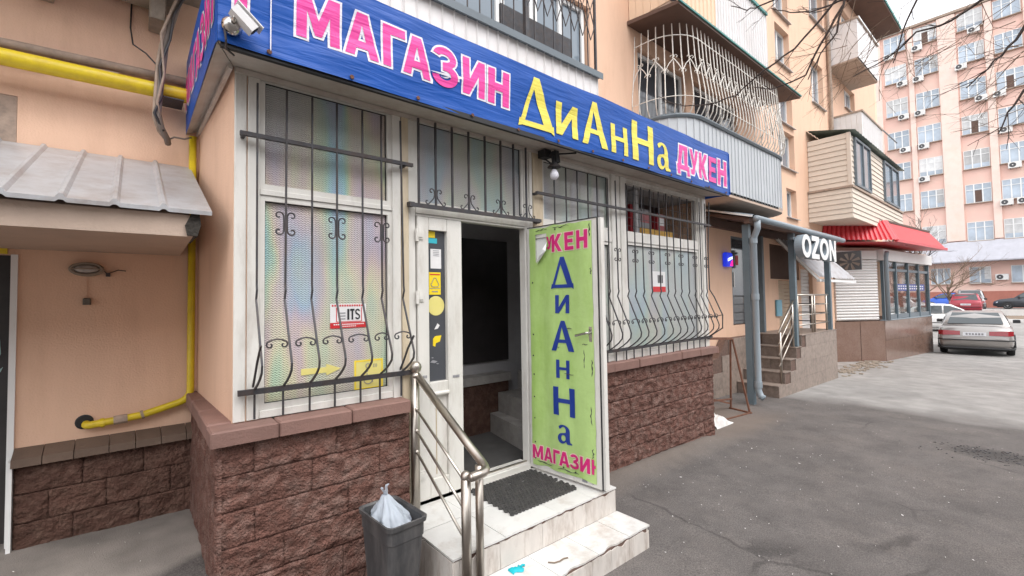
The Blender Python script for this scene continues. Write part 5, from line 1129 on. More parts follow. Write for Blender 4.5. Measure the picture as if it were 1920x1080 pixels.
for nm, lb, pts, r, mt in (
    ('conduit', 'thick beige conduit along the peach wall just above the yellow gas pipe', [(-3,1.155,3.49),(-1.05,1.155,3.485),(-0.6,1.15,3.50),(-0.15,1.15,3.515),(0.4,1.15,3.52)], 0.030, 'conduit'),
    ('cable', 'pale thin cable sagging between the conduit and the gas pipe on the left', [(-3,1.14,3.42),(-1.05,1.14,3.415),(-0.86,1.14,3.43),(-0.70,1.15,3.445),(-0.5,1.14,3.455)], 0.012, 'concrete'),
    ('cable', 'thick grey cable bundle hanging from the ledge and looping below the gas pipe', [(-0.10,0.99,4.35),(-0.165,0.98,4.08),(-0.21,0.985,3.90),(-0.255,0.98,3.70),(-0.272,0.975,3.50),(-0.290,0.975,3.28),(-0.295,0.98,3.18),(-0.275,1.0,3.10),(-0.240,1.05,3.045),(-0.232,1.10,3.03)], 0.020, 'cable'),
    ('cable', 'thinner grey cable beside the bundle left of the blue banner', [(-0.12,0.98,4.35),(-0.18,0.975,4.05),(-0.26,0.975,3.80),(-0.298,0.975,3.55),(-0.31,0.975,3.30),(-0.315,0.98,3.16),(-0.285,1.02,3.08),(-0.245,1.08,3.05)], 0.012, 'conduit'),
    ('cable', 'black cable twisted loosely round the grey bundle left of the banner', [(-0.09,0.97,4.35),(-0.15,0.96,4.05),(-0.215,0.955,3.88),(-0.235,0.95,3.70),(-0.290,0.95,3.50),(-0.275,0.955,3.30),(-0.315,0.96,3.18),(-0.262,1.0,3.08)], 0.009, 'iron'),
    ('cable', 'pale thin cable crossing in front of the grey bundle left of the banner', [(-0.13,0.95,4.35),(-0.20,0.945,4.0),(-0.285,0.945,3.72),(-0.265,0.945,3.45),(-0.30,0.95,3.25),(-0.268,0.99,3.12)], 0.008, 'conduit'),
    ('cable', 'thin black wire fanning off the cable bundle left of the banner', [(-0.30,1.0,3.52),(-0.36,1.08,3.62),(-0.43,1.17,3.70),(-0.445,1.19,3.82),(-0.44,1.19,4.0)], 0.005, 'iron'),
    ('cable', 'thin wire looping from the bundle end towards the sign', [(-0.235,1.08,3.05),(-0.20,1.06,3.07),(-0.14,1.06,3.07),(-0.10,1.1,3.10)], 0.006, 'cable')):
    m = MB(); m.tube(pts, r, 8); tag(m.build(nm, M[mt], smooth=True), lb, 'cable' if nm == 'cable' else 'conduit')
BL = thing('bulkhead_lamp', 'oval wire caged bulkhead lamp on the peach wall under the canopy', 'lamp', (-0.645,1.19,2.14))
def oval(rx, rz, d, n=24): return [(-0.645+0.74*rx*cos(2*pi*k/n), YF-d, 2.14+0.74*rz*sin(2*pi*k/n)) for k in range(n)]
m = loft(MB(), [oval(0.118,0.062,0.003), oval(0.118,0.062,0.03), oval(0.105,0.052,0.045), oval(0.088,0.038,0.046)]); m.build('housing', M['oldconc'], BL)
m = loft(MB(), [oval(0.086,0.037,0.047), oval(0.075,0.030,0.066), oval(0.04,0.014,0.075)]); m.build('lamp_glass', mat('cloudy_lamp_glass', (0.38,0.35,0.33), 0.15, var=0.3, vs=14), BL, smooth=True)
m = MB(); m.tube(oval(0.10,0.050,0.060)+oval(0.10,0.050,0.060)[:1], 0.006, 6); m.tube([(-0.72,YF-0.06,2.14),(-0.645,YF-0.085,2.14),(-0.57,YF-0.06,2.14)], 0.004, 6); m.build('wire_cage', M['oldconc'], BL)
m = MB(); m.tube([(-0.56,1.18,2.13),(-0.54,1.17,2.11),(-0.53,1.18,2.12),(-0.49,1.19,2.14),(-0.45,1.19,2.135)], 0.0035, 5); m.box(-0.552,-0.53,1.17,1.195,2.095,2.12); m.build('loose_wire', M['iron'], BL)
JB = thing('junction_box', 'tiny dark electric socket box on the peach wall below the caged lamp', 'junction box', (-0.64,1.19,1.93))
m = MB(); m.cbox(-0.662,-0.622,1.165,1.198,1.91,1.955,0.006); m.build('box_body', mat('grimy_box', (0.12,0.105,0.085), 0.7, var=0.3, vs=30), JB)
m = MB(); m.tube([(-0.645,1.194,1.956),(-0.645,1.194,2.075)], 0.0035, 4); m.build('wire', M['peach'], JB)

# ------------------------------------------------------------------ pick-up point porch with OZON sign
O_ = thing('porch', 'raised tiled porch with five steps, canopy roof and blue grey posts at the OZON shop', 'porch', (10,0.8,0.1))
MB().box(9.76,11.985,0.345,1.195,-0.3,1.125).build('porch_core', M['mortar'], O_)
st = [(8.50,0.31),(8.81,0.515),(9.12,0.72),(9.43,0.925),(9.735,1.14)]
for i, (x, z) in enumerate(st[:-1]): MB().box(x+0.012, st[i+1][0]+0.011, 0.345, 1.04, -0.3, z-0.016).build('step_core', M['mortar'], O_)
tm = {}
def ptile(x0, x1, y0, y1, z0, z1, mt='porch', name='tile'):
    return MB().box(x0, x1, y0, y1, z0, z1).build(name, M[mt], O_)
ys_ = [0.33,0.68,1.04]; zprev = 0.06
for i, (x, z) in enumerate(st):
    for a, b in zip(ys_[:-1], ys_[1:]):
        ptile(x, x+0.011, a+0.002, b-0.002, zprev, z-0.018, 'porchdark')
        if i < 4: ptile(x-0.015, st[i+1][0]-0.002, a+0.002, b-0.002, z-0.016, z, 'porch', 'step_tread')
    zprev = z+0.002
x = 8.50
for i in range(12):
    a = 8.505+i*0.292; b = min(a+0.29, 11.99)
    for j in range(4):
        z0 = 0.03+j*0.29; top = 1.122
        zt = [s[1] for s in st if s[0] <= a+0.005][-1]-0.018 if a < 9.735 else top
        z1 = min(z0+0.287, zt)
        if z1-z0 > 0.03: ptile(a, b, 0.328, 0.343, z0 if j else -0.2, z1)
for i in range(8):
    a = 9.74+i*0.282
    for j in range(3): ptile(a, a+0.279, 0.322+j*0.292, 0.322+j*0.292+0.289, 1.126, 1.141)
for j in range(3): ptile(11.987,12.0,0.345+j*0.285,0.345+j*0.285+0.282,-0.2,1.124)
# tiled flank between the steps and the wall
m = MB(); m.prism([(7.35,-0.1),(8.75,-0.1),(9.70,1.12),(8.15,1.12),(7.8,0.80),(7.35,0.74)], lambda x, z: (x,1.06,z), lambda x, z: (x,1.19,z)); m.build('flank_core', M['mortar'], O_)
for i in range(8):
    for j in range(4):
        a = 7.35+i*0.293; z0 = -0.05+j*0.293; 
        if a+0.28 < 8.75+ (z0+0.1)*0.78+0.1 and (a > 8.15 or z0+0.29 < 0.80+max(0,(a-7.8))*0.9): ptile(a, a+0.290, 1.046, 1.058, z0, z0+0.290)
for x, y in ((9.56,0.385),(11.74,0.385)): MB().box(x-0.05,x+0.05,y-0.05,y+0.05,0.93 if x < 10 else 1.142,3.12).build('post', M['bluegrey'], O_)
MB().box(7.60,7.70,0.40,0.50,-0.05,3.12).build('post', M['bluegrey'], O_)
MB().box(10.02,10.12,1.09,1.19,1.142,3.2).build('post', M['bluegrey'], O_)
rfm = MB(); nn = 60
for i in range(nn):
    a = 7.46+5.0*i/nn; b = 7.46+5.0*(i+1)/nn; h = 0.022 if i % 2 else 0; h2 = 0.022-h
    rfm.add([(a,0.27,3.235+h),(b,0.27,3.235+h2),(b,1.19,3.50+h2),(a,1.19,3.50+h)], [(0,1,2,3)])
rfm.build('porch_roof', M['rail'], O_)
m = MB(); m.box(7.5,12.4,0.34,0.42,3.12,3.215); m.box(7.5,12.4,1.10,1.17,3.2,3.36); m.build('roof_beam', M['brown'], O_)
for x in (7.52,8.6,9.56,10.7,11.74,12.36): m = MB(); m.bar((x,0.38,3.20),(x,1.15,3.40),0.05); m.build('rafter', M['brown'], O_)
m = MB(); m.add([(7.5,0.42,3.19),(12.4,0.42,3.19),(12.4,1.19,3.40),(7.5,1.19,3.40)], [(0,1,2,3)]); m.build('roof_underside', M['brown'], O_)
m = MB(); m.bar((7.45,0.27,3.22),(7.45,1.19,3.49),0.03); m.build('roof_trim', M['pvc'], O_)
m = MB(); m.tube([(7.50,0.235,3.185),(12.42,0.235,3.175)], 0.052, 10); m.build('gutter', M['pipegrey'], O_, smooth=True)
DPp = thing('downpipe', 'grey painted rainwater downpipe strapped to the first porch post', 'pipe', (7.62,0.36,0.1))
m = MB(); m.tube([(7.56,0.24,3.16),(7.56,0.24,3.02),(7.63,0.335,2.86),(7.63,0.335,0.36),(7.62,0.30,0.27),(7.62,0.25,0.24)], 0.050, 12); m.build('pipe_run', M['pipegrey'], DPp, smooth=True)
for z in (2.84,1.9,0.45): m = MB(); m.tube([(7.63,0.335,z-0.05),(7.63,0.335,z+0.05)], 0.060, 12); m.build('pipe_socket', M['pipegrey'], DPp)
# OZON letters
OZ = thing('shop_sign', 'white three dimensional OZON letters fixed under the porch roof edge', 'sign', (10.9,0.25,2.9))
for g, x0, w in (('O',9.32,0.52),('Z',9.86,0.46),('O',10.36,0.58),('N',10.98,0.46)):
    base = letters([(g,x0,2.63,w,0.45,0)])
    nv = len(base.v); bm = bmesh.new(); vs = [bm.verts.new((p[0],0.14,p[1])) for p in base.v]
    for f in base.f: bm.faces.new([vs[k] for k in f])
    bmesh.ops.remove_doubles(bm, verts=bm.verts, dist=1e-5)
    r = bmesh.ops.extrude_face_region(bm, geom=bm.faces[:]); bmesh.ops.translate(bm, verts=[v for v in r['geom'] if isinstance(v, bmesh.types.BMVert)], vec=(0,0.13,0))
    bm.verts.index_update(); q = MB(); q.v = [tuple(v.co) for v in bm.verts]; q.f = [tuple(v.index for v in f.verts) for f in bm.faces]; bm.free()
    L = q.build('letter', M['pipegrey'], OZ)
    mapped(base, lambda x, z, d: (x, 0.137, z)).build('letter_face', M['pvc'], L)
m = MB(); m.bar((9.3,0.30,3.0),(11.45,0.30,3.0),0.05); m.build('sign_rail', M['rail'], OZ)
LS = thing('light_box', 'small glowing blue and magenta OZON box sign beside the glass door', 'sign', (8.53,1.15,2.62))
m = MB(); m.cbox(8.40,8.66,1.11,1.195,2.49,2.76,0.02); m.build('sign_box', emis('blue_glow', (0.01,0.03,0.55), 0.5), LS)
m = MB(); m.prism([(8.52,2.50),(8.65,2.50),(8.65,2.62),(8.58,2.59)], lambda x, z: (x,1.105,z), lambda x, z: (x,1.109,z)); m.build('sign_accent', emis('magenta_glow', (0.75,0.01,0.25), 0.8), LS)
mapped(letters([('O',8.42,2.58,0.05,0.06,0.25),('Z',8.475,2.595,0.045,0.06,0.25),('O',8.525,2.607,0.05,0.06,0.25),('N',8.58,2.62,0.05,0.06,0.25)]), lambda x, z, d: (x, 1.102, z)).build('lettering', emis('white_glow', (0.8,0.85,1), 1.0), LS)
# railings
R1 = thing('handrail', 'shiny steel stair railing with four sloping rails on the porch steps', 'handrail', (9.1,0.38,0.5))
for k in range(4):
    z = 0.93-k*0.2; m = MB(); m.tube([(8.72,0.385,0.42+z-0.12),(9.52,0.385,0.42+0.56+z-0.10)], 0.020 if k == 0 else 0.013, 8); m.build('rail', M['steel'], R1, smooth=True)
for x, z0, z1 in ((8.80,0.31,1.24),(9.46,0.93,1.76)): m = MB(); m.tube([(x,0.385,z0),(x,0.385,z1)], 0.02, 8); m.build('post', M['steel'], R1, smooth=True)
R2 = thing('handrail', 'level steel railing along the street edge of the porch', 'handrail', (10.7,0.38,1.14))
for k in range(4):
    z = 1.92-k*0.2; m = MB(); m.tube([(9.64,0.385,z),(11.68,0.385,z)], 0.020 if k == 0 else 0.013, 8); m.build('rail', M['steel'], R2, smooth=True)
for x in (9.75,10.6,10.75,11.55): m = MB(); m.tube([(x,0.385,1.142),(x,0.385,1.92)], 0.02, 8); m.build('post', M['steel'], R2, smooth=True)
R3 = thing('handrail', 'thin black railing across the far end of the porch', 'handrail', (11.9,0.8,1.14))
for k in range(4): m = MB(); m.tube([(11.93,0.42,1.92-k*0.2),(11.93,1.18,1.92-k*0.2)], 0.012, 6); m.build('rail', M['iron'], R3)
for y in (0.8,1.16): m = MB(); m.tube([(11.93,y,1.142),(11.93,y,1.92)], 0.014, 6); m.build('post', M['iron'], R3)
MB_ = tag(MB().cbox(10.95,11.25,1.15,1.195,1.45,1.82,0.01).build('letter_box', mat('pale_blue_box', (0.16,0.36,0.46), 0.5)), 'small pale blue box on the wall behind the porch railing', 'box')
AW = thing('side_awning', 'grey corrugated metal awning sloping out beyond the OZON letters', 'awning', (12.6,0.8,2.8))
m = MB(); nn = 26
for i in range(nn):
    a = i/nn; b = (i+1)/nn; ha = 0.03*(i % 2); hb = 0.03*((i+1) % 2)
    m.add([(10.95+2.6*a,1.19,3.32+ha),(10.95+2.6*b,1.19,3.32+hb),(11.5+3.0*b,0.47,2.31+hb),(11.5+3.0*a,0.47,2.31+ha)], [(0,1,2,3)])
m.build('awning_sheet', M['zinc'], AW)
m = MB(); m.bar((11.5,0.50,2.25),(14.5,0.50,2.25),0.06); m.bar((10.97,1.17,3.27),(11.5,0.50,2.27),0.05); m.build('awning_frame', M['pvc'], AW)
FN = thing('ventilation_fan', 'dark wall fan with curved blades under the red roof', 'fan', (13.9,0.9,2.8))
m = MB(); m.box(15.0,15.06,0.45,1.15,2.60,3.12); m.build('fan_plate', M['acd'], FN)
for k in range(8):
    a = 2*pi*k/8; m = MB(); m.add([(14.99,0.7+0.05*cos(a),2.83+0.05*sin(a)),(14.97,0.7+0.24*cos(a+0.25),2.83+0.24*sin(a+0.25)),(14.99,0.7+0.24*cos(a+0.6),2.83+0.24*sin(a+0.6)),(14.985,0.7+0.06*cos(a+0.6),2.83+0.06*sin(a+0.6))], [(0,1,2,3)]); m.build('blade', M['cable'], FN)

# ------------------------------------------------------------------ kiosk with the red roof
K = thing('kiosk', 'corner kiosk with red metal roof, grey roller shutter and granite plinth', 'kiosk', (18.5,0.6,0))
ka = Vector((16.8,0.34)); kb = Vector((21.5,-0.10)); kd = (kb-ka).normalized(); kn = Vector((kd.y,-kd.x)); 
def kp(s, z, d=0.0): p = ka+kd*s+kn*d; return Vector((p.x, p.y, z))
KL = (kb-ka).length
def kbox(m, s0, s1, z0, z1, d0, d1): return m.add([kp(s0,z0,d0),kp(s1,z0,d0),kp(s1,z0,d1),kp(s0,z0,d1),kp(s0,z1,d0),kp(s1,z1,d0),kp(s1,z1,d1),kp(s0,z1,d1)], [(0,3,2,1),(4,5,6,7),(0,1,5,4),(1,2,6,5),(2,3,7,6),(3,0,4,7)])
m = MB(); m.prism([(16.815,0.355),(21.49,-0.08),(21.49,1.19),(15.43,1.19)], lambda x, y: (x,y,1.13), lambda x, y: (x,y,-0.5)); m.build('plinth_core', M['mortar'], K)
for i in range(4):
    for j in range(2):
        m = MB(); kbox(m, i*KL/4+0.004, (i+1)*KL/4-0.004, (-0.45, 0.56)[j], (0.555, 1.135)[j], -0.012, 0.008); m.build('granite_slab', M['granite'], K)
fx = lambda y: 16.8-(y-0.34)*1.62
for y0, y1 in ((0.335,0.76),(0.765,1.19)):
    m = MB(); m.prism([(fx(y0),y0+.003),(fx(y1),y1-.003),(fx(y1)-0.03,y1-.003),(fx(y0)-0.03,y0+.003)], lambda x, y: (x,y,1.135), lambda x, y: (x,y,-0.45)); m.build('granite_slab', M['granite'], K)
m = MB(); kbox(m, -0.03, KL+0.02, 1.138, 1.165, -0.1, 0.025); m.build('plinth_cap', M['pipegrey'], K)
# side roller shutter
n = 21
m = MB()
for i in range(n):
    z0 = 1.17+i*0.084; m.tube([(fx(0.45),0.45,z0+0.042),(fx(1.18),1.18,z0+0.042)], 0.043, 6)
m.build('roller_shutter', M['shutter'], K); MB().prism([(fx(0.42),0.42),(fx(1.18),1.18),(fx(1.18)-0.12,1.18),(fx(.42)-.12,0.42)], lambda x, y: (x,y,2.95), lambda x, y: (x,y,3.2)).build('shutter_box', M['shutter'], K)
# glass front
for s in (0.10, 1.25, 2.40, 3.50, KL-0.10):
    m = MB(); kbox(m, s-0.035, s+0.035, 1.166, 2.92, -0.07, 0.0); m.build('post', M['bluegrey'], K)
m = MB(); kbox(m, 0.16, KL-0.16, 1.17, 1.30, -0.09, -0.02); kbox(m, 0.16, KL-0.16, 2.62, 2.70, -0.09, -0.02); m.build('frame_rail', M['rail'], K)
sp = (0.10, 1.25, 2.40, 3.50, KL-0.10)
for a, b in zip(sp[:-1], sp[1:]):
    m = MB(); kbox(m, a+0.035, b-0.035, 1.30, 2.90, -0.055, -0.045); m.build('shop_glass', thin_glass('kiosk_glass', 0.80) if 'kg' not in M else M['kg'], K)
    M.setdefault('kg', bpy.data.materials['kiosk_glass'])
for a, b in ((1.45,2.3),(2.5,3.3),(3.6,4.2)):
    m = MB(); kbox(m, a, b, 2.02, 2.24, -0.044, -0.04); p_ = m.build('notice_strip', M['bluesign'], K)
m = MB()
for k in range(12):
    for j in range(2): kbox(m, 1.5+k*0.22, 1.62+k*0.22, 2.07+j*0.08, 2.11+j*0.08, -0.0395, -0.038)
m.build('notice_print', M['paper'], K)
m = MB(); kbox(m, -0.1, KL+0.05, 2.92, 3.24, -0.35, 0.06); m.build('shutter_box', M['shutter'], K)
m = MB(); m.tube([kp(0.02,1.15,0.09),kp(0.02,3.0,0.09),kp(-0.1,3.15,0.15)], 0.055, 10); m.build('downpipe', M['pipegrey'], K, smooth=True)
m = MB(); m.prism([(16.85,0.40),(21.4,-0.04),(21.4,1.19),(15.5,1.19)], lambda x, y: (x,y,3.3), lambda x, y: (x,y,3.20)); m.build('ceiling_slab', M['concrete'], K)
m = MB(); m.box(21.38,21.46,-0.02,0.04,1.14,3.2); m.box(21.38,21.46,1.10,1.18,1.14,3.2); m.build('post', M['bluegrey'], K)
MB().box(21.41,21.42,0.05,1.09,1.2,3.15).build('shop_glass', M['kg'], K)
# roof: tile profile sheets on the near slope, flat on the street slope
ea = Vector((15.95,-0.14,3.40)); eb = Vector((20.9,-0.62,3.40)); ec = Vector((14.4,1.19,3.42)); ra = Vector((16.42,0.16,4.02)); rb = Vector((20.7,-0.22,4.02)); rc = Vector((14.75,1.19,4.02))
n = 15
for i in range(n):
    t0, t1 = i/n, (i+1)/n; m = MB(); q = 5
    for j in range(5):
        f = j/4
        for k in range(q+1):
            t = t0+(t1-t0)*k/q; base = (ea.lerp(ec, t)).lerp(ra.lerp(rc, t), f); h = 0.045*sin(pi*k/q)+ (0.02 if j % 2 else 0.0)
            m.v.append((base.x-h*0.8, base.y, base.z+h*0.6))
    m.f = [(j*(q+1)+k, j*(q+1)+k+1, (j+1)*(q+1)+k+1, (j+1)*(q+1)+k) for j in range(4) for k in range(q)]
    m.build('roof_tile_strip', M['redroof'], K, smooth=True)
m = MB(); m.add([ea,eb,rb,ra], [(0,1,2,3)]); m.add([ea+Vector((0,0,-0.03)),eb+Vector((0,0,-0.03)),ec+Vector((5,0,-0.03)),ec+Vector((0,0,-0.03))], [(3,2,1,0)])
m.build('roof_slope', M['redroof'], K)
m = MB(); m.bar(ea,ra,0.10,0.06); m.bar(ea,eb,0.05,0.08); m.build('hip_flashing', M['redroof'], K)
m = MB(); m.add([ra+Vector((0,0,.01)),rb+Vector((0,0,.01)),Vector((20.7,1.19,4.12)),rc+Vector((0,0,.08))], [(0,1,2,3)]); m.bar(ra,rb,0.06); m.build('roof_top', M['brown'], K)

# ------------------------------------------------------------------ cars
def lerp_prof(pts, x):
    for (x0, y0), (x1, y1) in zip(pts[:-1], pts[1:]):
        if x0 <= x <= x1: return y0+(y1-y0)*(x-x0)/(x1-x0)
    return pts[0][1] if x < pts[0][0] else pts[-1][1]
def car(label, loc, rotz, paint, L=4.6, W=1.74, H=1.42, kind='sedan', group='parked cars', detail=True):
    t = thing('parked_car', label, 'car', loc, group, rotz)
    hl, hw = L/2, W/2
    if kind == 'sedan':
        belt = [(-hl,0.60),(-hl+0.06,0.86),(-hl+0.16,0.93),(-hl+0.95,0.96),(0.9,0.93),(1.15,0.90),(hl-0.35,0.74),(hl-0.05,0.60),(hl,0.48)]
        cab = (-hl+0.72,-hl+1.35,0.30,1.12)
    else:
        belt = [(-hl,0.62),(-hl+0.05,0.95),(-hl+0.2,1.02),(0.8,1.0),(1.1,0.98),(hl-0.4,0.86),(hl-0.06,0.70),(hl,0.55)]
        cab = (-hl+0.08,-hl+0.42,0.30,1.05)
    plan = [(-hl,0.86),(-hl+0.06,0.94),(-hl+0.35,0.985),(-hl+1,1.0),(hl-1.0,1.0),(hl-0.4,0.96),(hl-0.08,0.86),(hl,0.72)]
    xs = [-hl,-hl+0.03,-hl+0.08,-hl+0.16,-hl+0.3,-hl+0.55,-hl+0.85,-hl+1.15,-hl+1.45,-0.5,0,0.5,0.85,1.1,hl-0.95,hl-0.7,hl-0.4,hl-0.2,hl-0.08,hl-0.02,hl]
    m = MB(); rings = []
    for x in sorted(xs):
        zt = lerp_prof(belt, x); w = hw*lerp_prof(plan, x); zb = 0.20+0.10*max(0,(abs(x)-hl+0.4)/0.4)
        half = [(w*0.80,zb),(w*0.95,zb+0.04),(w*0.99,zb+0.18),(w,0.52),(w*0.985,min(0.68,zt-0.06)),(w*0.965,zt-0.05),(w*0.90,zt-0.005),(w*0.5,zt+0.02)]
        ring = [(x,y,z) for y, z in half]+[(x,-y,z) for y, z in reversed(half)]; rings.append(ring)
    loft(m, rings)
    body = m.build('body', paint, t, smooth=True)
    # greenhouse
    c0, c1, c2, c3 = cab; wb, wt = hw*0.93, hw*0.74; zb0, zb1 = lerp_prof(belt,c0)-0.01, lerp_prof(belt,c3)-0.02
    rp = [(c0,zb0,wb*0.94),(c0+(c1-c0)*0.5,zb0+(H-zb0)*0.62,hw*0.80),(c1,H-0.03,wt),(c1+0.3,H,wt),(c2-0.3,H-0.005,wt),(c2,H-0.05,wt),(c2+(c3-c2)*0.5,zb1+(H-zb1)*0.50,hw*0.82),(c3,zb1,wb*0.94)]
    m = MB(); rings = []
    for x, z, w in rp:
        xb = min(max(x,c0),c3); zb = lerp_prof(belt,x)-0.03
        if z <= zb+0.05: zb = z-0.02
        wl_ = wb if 0.2 < (x-c0)/(c3-c0) < 0.8 else wb*0.965
        rings.append([(x,wl_,zb),(x,(wl_+w)/2+0.012,(zb+z)/2),(x,w,z-0.03),(x,w*0.93,z),(x,0,z+0.015),(x,-w*0.93,z),(x,-w,z-0.03),(x,-(wl_+w)/2-0.012,(zb+z)/2),(x,-wl_,zb)])
    loft(m, rings); m.build('roof', paint, t, smooth=True)
    def g(pts, nm='window', mt=None): q = MB(); q.add(pts, [tuple(range(len(pts)))]); q.build(nm, mt or M['carglass'], t)
    e = 0.014
    def lerp3(a, b, f): return tuple(a[i]+(b[i]-a[i])*f for i in range(3))
    # rear window and windscreen
    za, zc = zb0+0.05, H-0.07
    fx = lambda z: c0+(c1-c0)*((z-zb0)/(H-0.03-zb0)) 
    def rw(x0, z0, w0, x1, z1, w1, sgn):
        g([(x0+sgn*e*1.5,-w0,z0+e),(x0+sgn*e*1.5,w0,z0+e),((x0+x1)/2+sgn*(0.045),(w0+w1)/2,(z0+z1)/2+0.028),(x1+sgn*e*1.5,w1,z1+e),(x1+sgn*e*1.5,-w1,z1+e),((x0+x1)/2+sgn*0.045,-(w0+w1)/2,(z0+z1)/2+0.028)])
    rw(c0+0.06,zb0+0.07,wb*0.80,c1-0.04,H-0.055,wt*0.84,-1); rw(c3-0.07,zb1+0.07,wb*0.82,c2+0.05,H-0.075,wt*0.84,1)
    for s in (-1, 1):
        zl = lerp_prof(belt,0)+0.025
        def sp(x, z):
            f = (z-zl)/(H-zl); return (x, s*(wb+(wt-wb)*f+0.016+0.022*f*(1-f)*2), z)
        xr = c0+(c1-c0)*0.45
        g([sp(c0+0.42,zl),sp(-0.06,zl),sp(-0.06,H-0.075),sp(c1+0.05,H-0.08),sp(xr+0.12,zl+(H-zl)*0.52)])
        g([sp(0.0,zl),sp(c3-0.30,zl),sp(c2+(c3-c2)*0.45-0.05,zl+(H-zl)*0.45),sp(c2-0.08,H-0.09),sp(0.0,H-0.075)])
        for x in (-hl+0.92, hl-0.88):
            m = MB(); y0 = s*(hw-0.005); m.lathe([(0.19,-0.20),(0.29,-0.19),(0.315,-0.15),(0.315,-0.05),(0.29,-0.005),(0.20,0.0)], (0,0,0), 22, 'y')
            w = MB(); w.v = [(p[0]+x, y0+p[1]*s, p[2]+0.315) for p in m.v]; w.f = m.f; wo_ = w.build('wheel', M['tyre'], t, smooth=False)
            m = MB(); m.lathe([(0.0,0.012),(0.05,0.012),(0.06,0.0),(0.17,-0.008),(0.20,0.004),(0.205,-0.02)], (0,0,0), 20, 'y'); w = MB(); w.v = [(p[0]+x, y0+p[1]*s, p[2]+0.315) for p in m.v]; w.f = m.f; w.build('rim', M['rim'], wo_)
            m = MB(); arcp = [(x+0.36*cos(radians(a)), y0+s*0.008, 0.315+0.36*sin(radians(a))) for a in range(-8,189,14)]; m.tube(arcp, 0.018, 5); m.prism([(x+0.345*cos(radians(a)), 0.315+0.345*sin(radians(a))) for a in range(-5,186,10)], lambda px, pz: (px, y0+s*0.003, pz), lambda px, pz: (px, y0-s*0.02, pz)); m.build('wheel_arch', M['bumper'], t)
        m = MB(); m.cbox(c3-0.42,c3-0.30,s*(hw+0.10)-0.09,s*(hw+0.10)+0.09,lerp_prof(belt,0.8)+0.03,lerp_prof(belt,0.8)+0.15,0.02); m.build('mirror', M['bumper'], t)
        m = MB(); m.box(-hl+0.5,hl-0.5,s*hw*1.0-0.006,s*hw*1.0+0.008,0.46,0.50); m.build('side_strip', M['bumper'], t)
        # lights
        zt = 0.70
        m = MB(); w = hw*0.93; m.add([(-hl-0.006,s*w*0.40,zt-0.02),(-hl-0.006,s*w*0.90,zt-0.03),(-hl+0.10,s*(hw*0.97),zt-0.02),(-hl+0.12,s*(hw*0.97),zt+0.12),(-hl+0.035,s*w*0.90,zt+0.13),(-hl+0.03,s*w*0.40,zt+0.11)], [(0,1,4,5),(1,2,3,4)]); m.build('tail_light', M['taillight'], t)
        m = MB(); m.add([(hl+0.004,s*hw*0.38,0.52),(hl-0.06,s*hw*0.80,0.53),(hl-0.30,s*hw*0.965,0.58),(hl-0.32,s*hw*0.955,0.68),(hl-0.10,s*hw*0.80,0.645),(hl-0.03,s*hw*0.38,0.61)], [(0,1,4,5),(1,2,3,4)]); m.build('head_light', M['headlight'], t)
    m = MB(); m.box(-hl-0.016,-hl-0.004,-0.26,0.26,0.66,0.78); m.build('number_plate', M['plate'], t)
    m = MB()
    for k in range(6): m.box(-hl-0.018,-hl-0.0165,-0.20+k*0.07,-0.155+k*0.07,0.69,0.75)
    m.build('plate_mark', M['greyink'], t)
    m = MB(); pts = [(-hl+0.55,-hw*0.99,0.53),(-hl+0.10,-hw*0.965,0.53),(-hl-0.01,-hw*0.84,0.53),(-hl-0.022,0,0.53),(-hl-0.01,hw*0.84,0.53),(-hl+0.10,hw*0.965,0.53),(-hl+0.55,hw*0.99,0.53)]; m.tube(pts, 0.022, 5); m.build('bumper_strip', M['bumper'], t)
    m = MB(); m.tube([(x, y*1.0, 0.27) for x, y, z in pts], 0.035, 5); m.box(-hl+0.25,hl-0.25,-hw*0.8,hw*0.8,0.17,0.24); m.build('underbody', M['bumper'], t)
    if kind == 'suv':
        for s in (-1, 1): m = MB(); m.tube([(-hl+0.5,s*wt*0.85,H+0.03),(-0.1,s*wt*0.85,H+0.05),(0.25,s*wt*0.85,H+0.03)], 0.02, 6); m.build('roof_rack', M['bumper'], t)
    return t
def paint(name, col, metal=0.3): 
    m = mat(name, col, 0.3, metal=metal, var=0.04, vs=2); m.node_tree.nodes['Principled BSDF'].inputs['Coat Weight'].default_value = 0.7; return m
pSil = paint('silver_beige_paint', (0.33,0.31,0.295), 0.5); pWh = paint('white_paint', (0.74,0.74,0.74), 0.0); pBl = paint('blue_paint', (0.012,0.10,0.55), 0.1); pDk = paint('dark_slate_paint', (0.035,0.04,0.05), 0.3); pRd = paint('dark_red_paint', (0.32,0.02,0.04), 0.2); pGr = paint('grey_paint', (0.28,0.28,0.29), 0.4); pSw = paint('pale_silver_paint', (0.55,0.55,0.55), 0.4)
car('silver beige sedan seen from behind, parked beside the granite kiosk', (23.15,-1.05,gz(22,-1)+0.0), 0.05, pSil, 4.75, 1.74, 1.42)
car('white sedan parked side on just beyond the silver sedan', (33.2,0.85,gz(33,0.8)-0.02), -1.45, pWh, 4.5, 1.74, 1.45)
car('bright blue hatchback parked at the foot of the pink block', (60.0,3.35,gz(60,3.4)), 1.45, pBl, 3.8, 1.66, 1.50, 'suv')
car('dark red estate car seen from behind left of the slate crossover', (49.0,1.25,gz(49,1.2)), 0.05, pRd, 4.3, 1.74, 1.50, 'suv')
car('grey car with a black roof rack between the blue and slate cars', (56.5,1.75,gz(56,1.8)), 0.15, pGr, 4.5, 1.78, 1.72, 'suv')
car('dark slate crossover parked side on near the pink wall, right of the red car', (60.5,-1.75,gz(60,-1.7)), 1.57, pDk, 4.5, 1.78, 1.58, 'suv')
car('pale silver sedan parked behind the white sedan', (46,4.9,gz(46,4.9)), 1.3, pSw, 4.5, 1.74, 1.45)

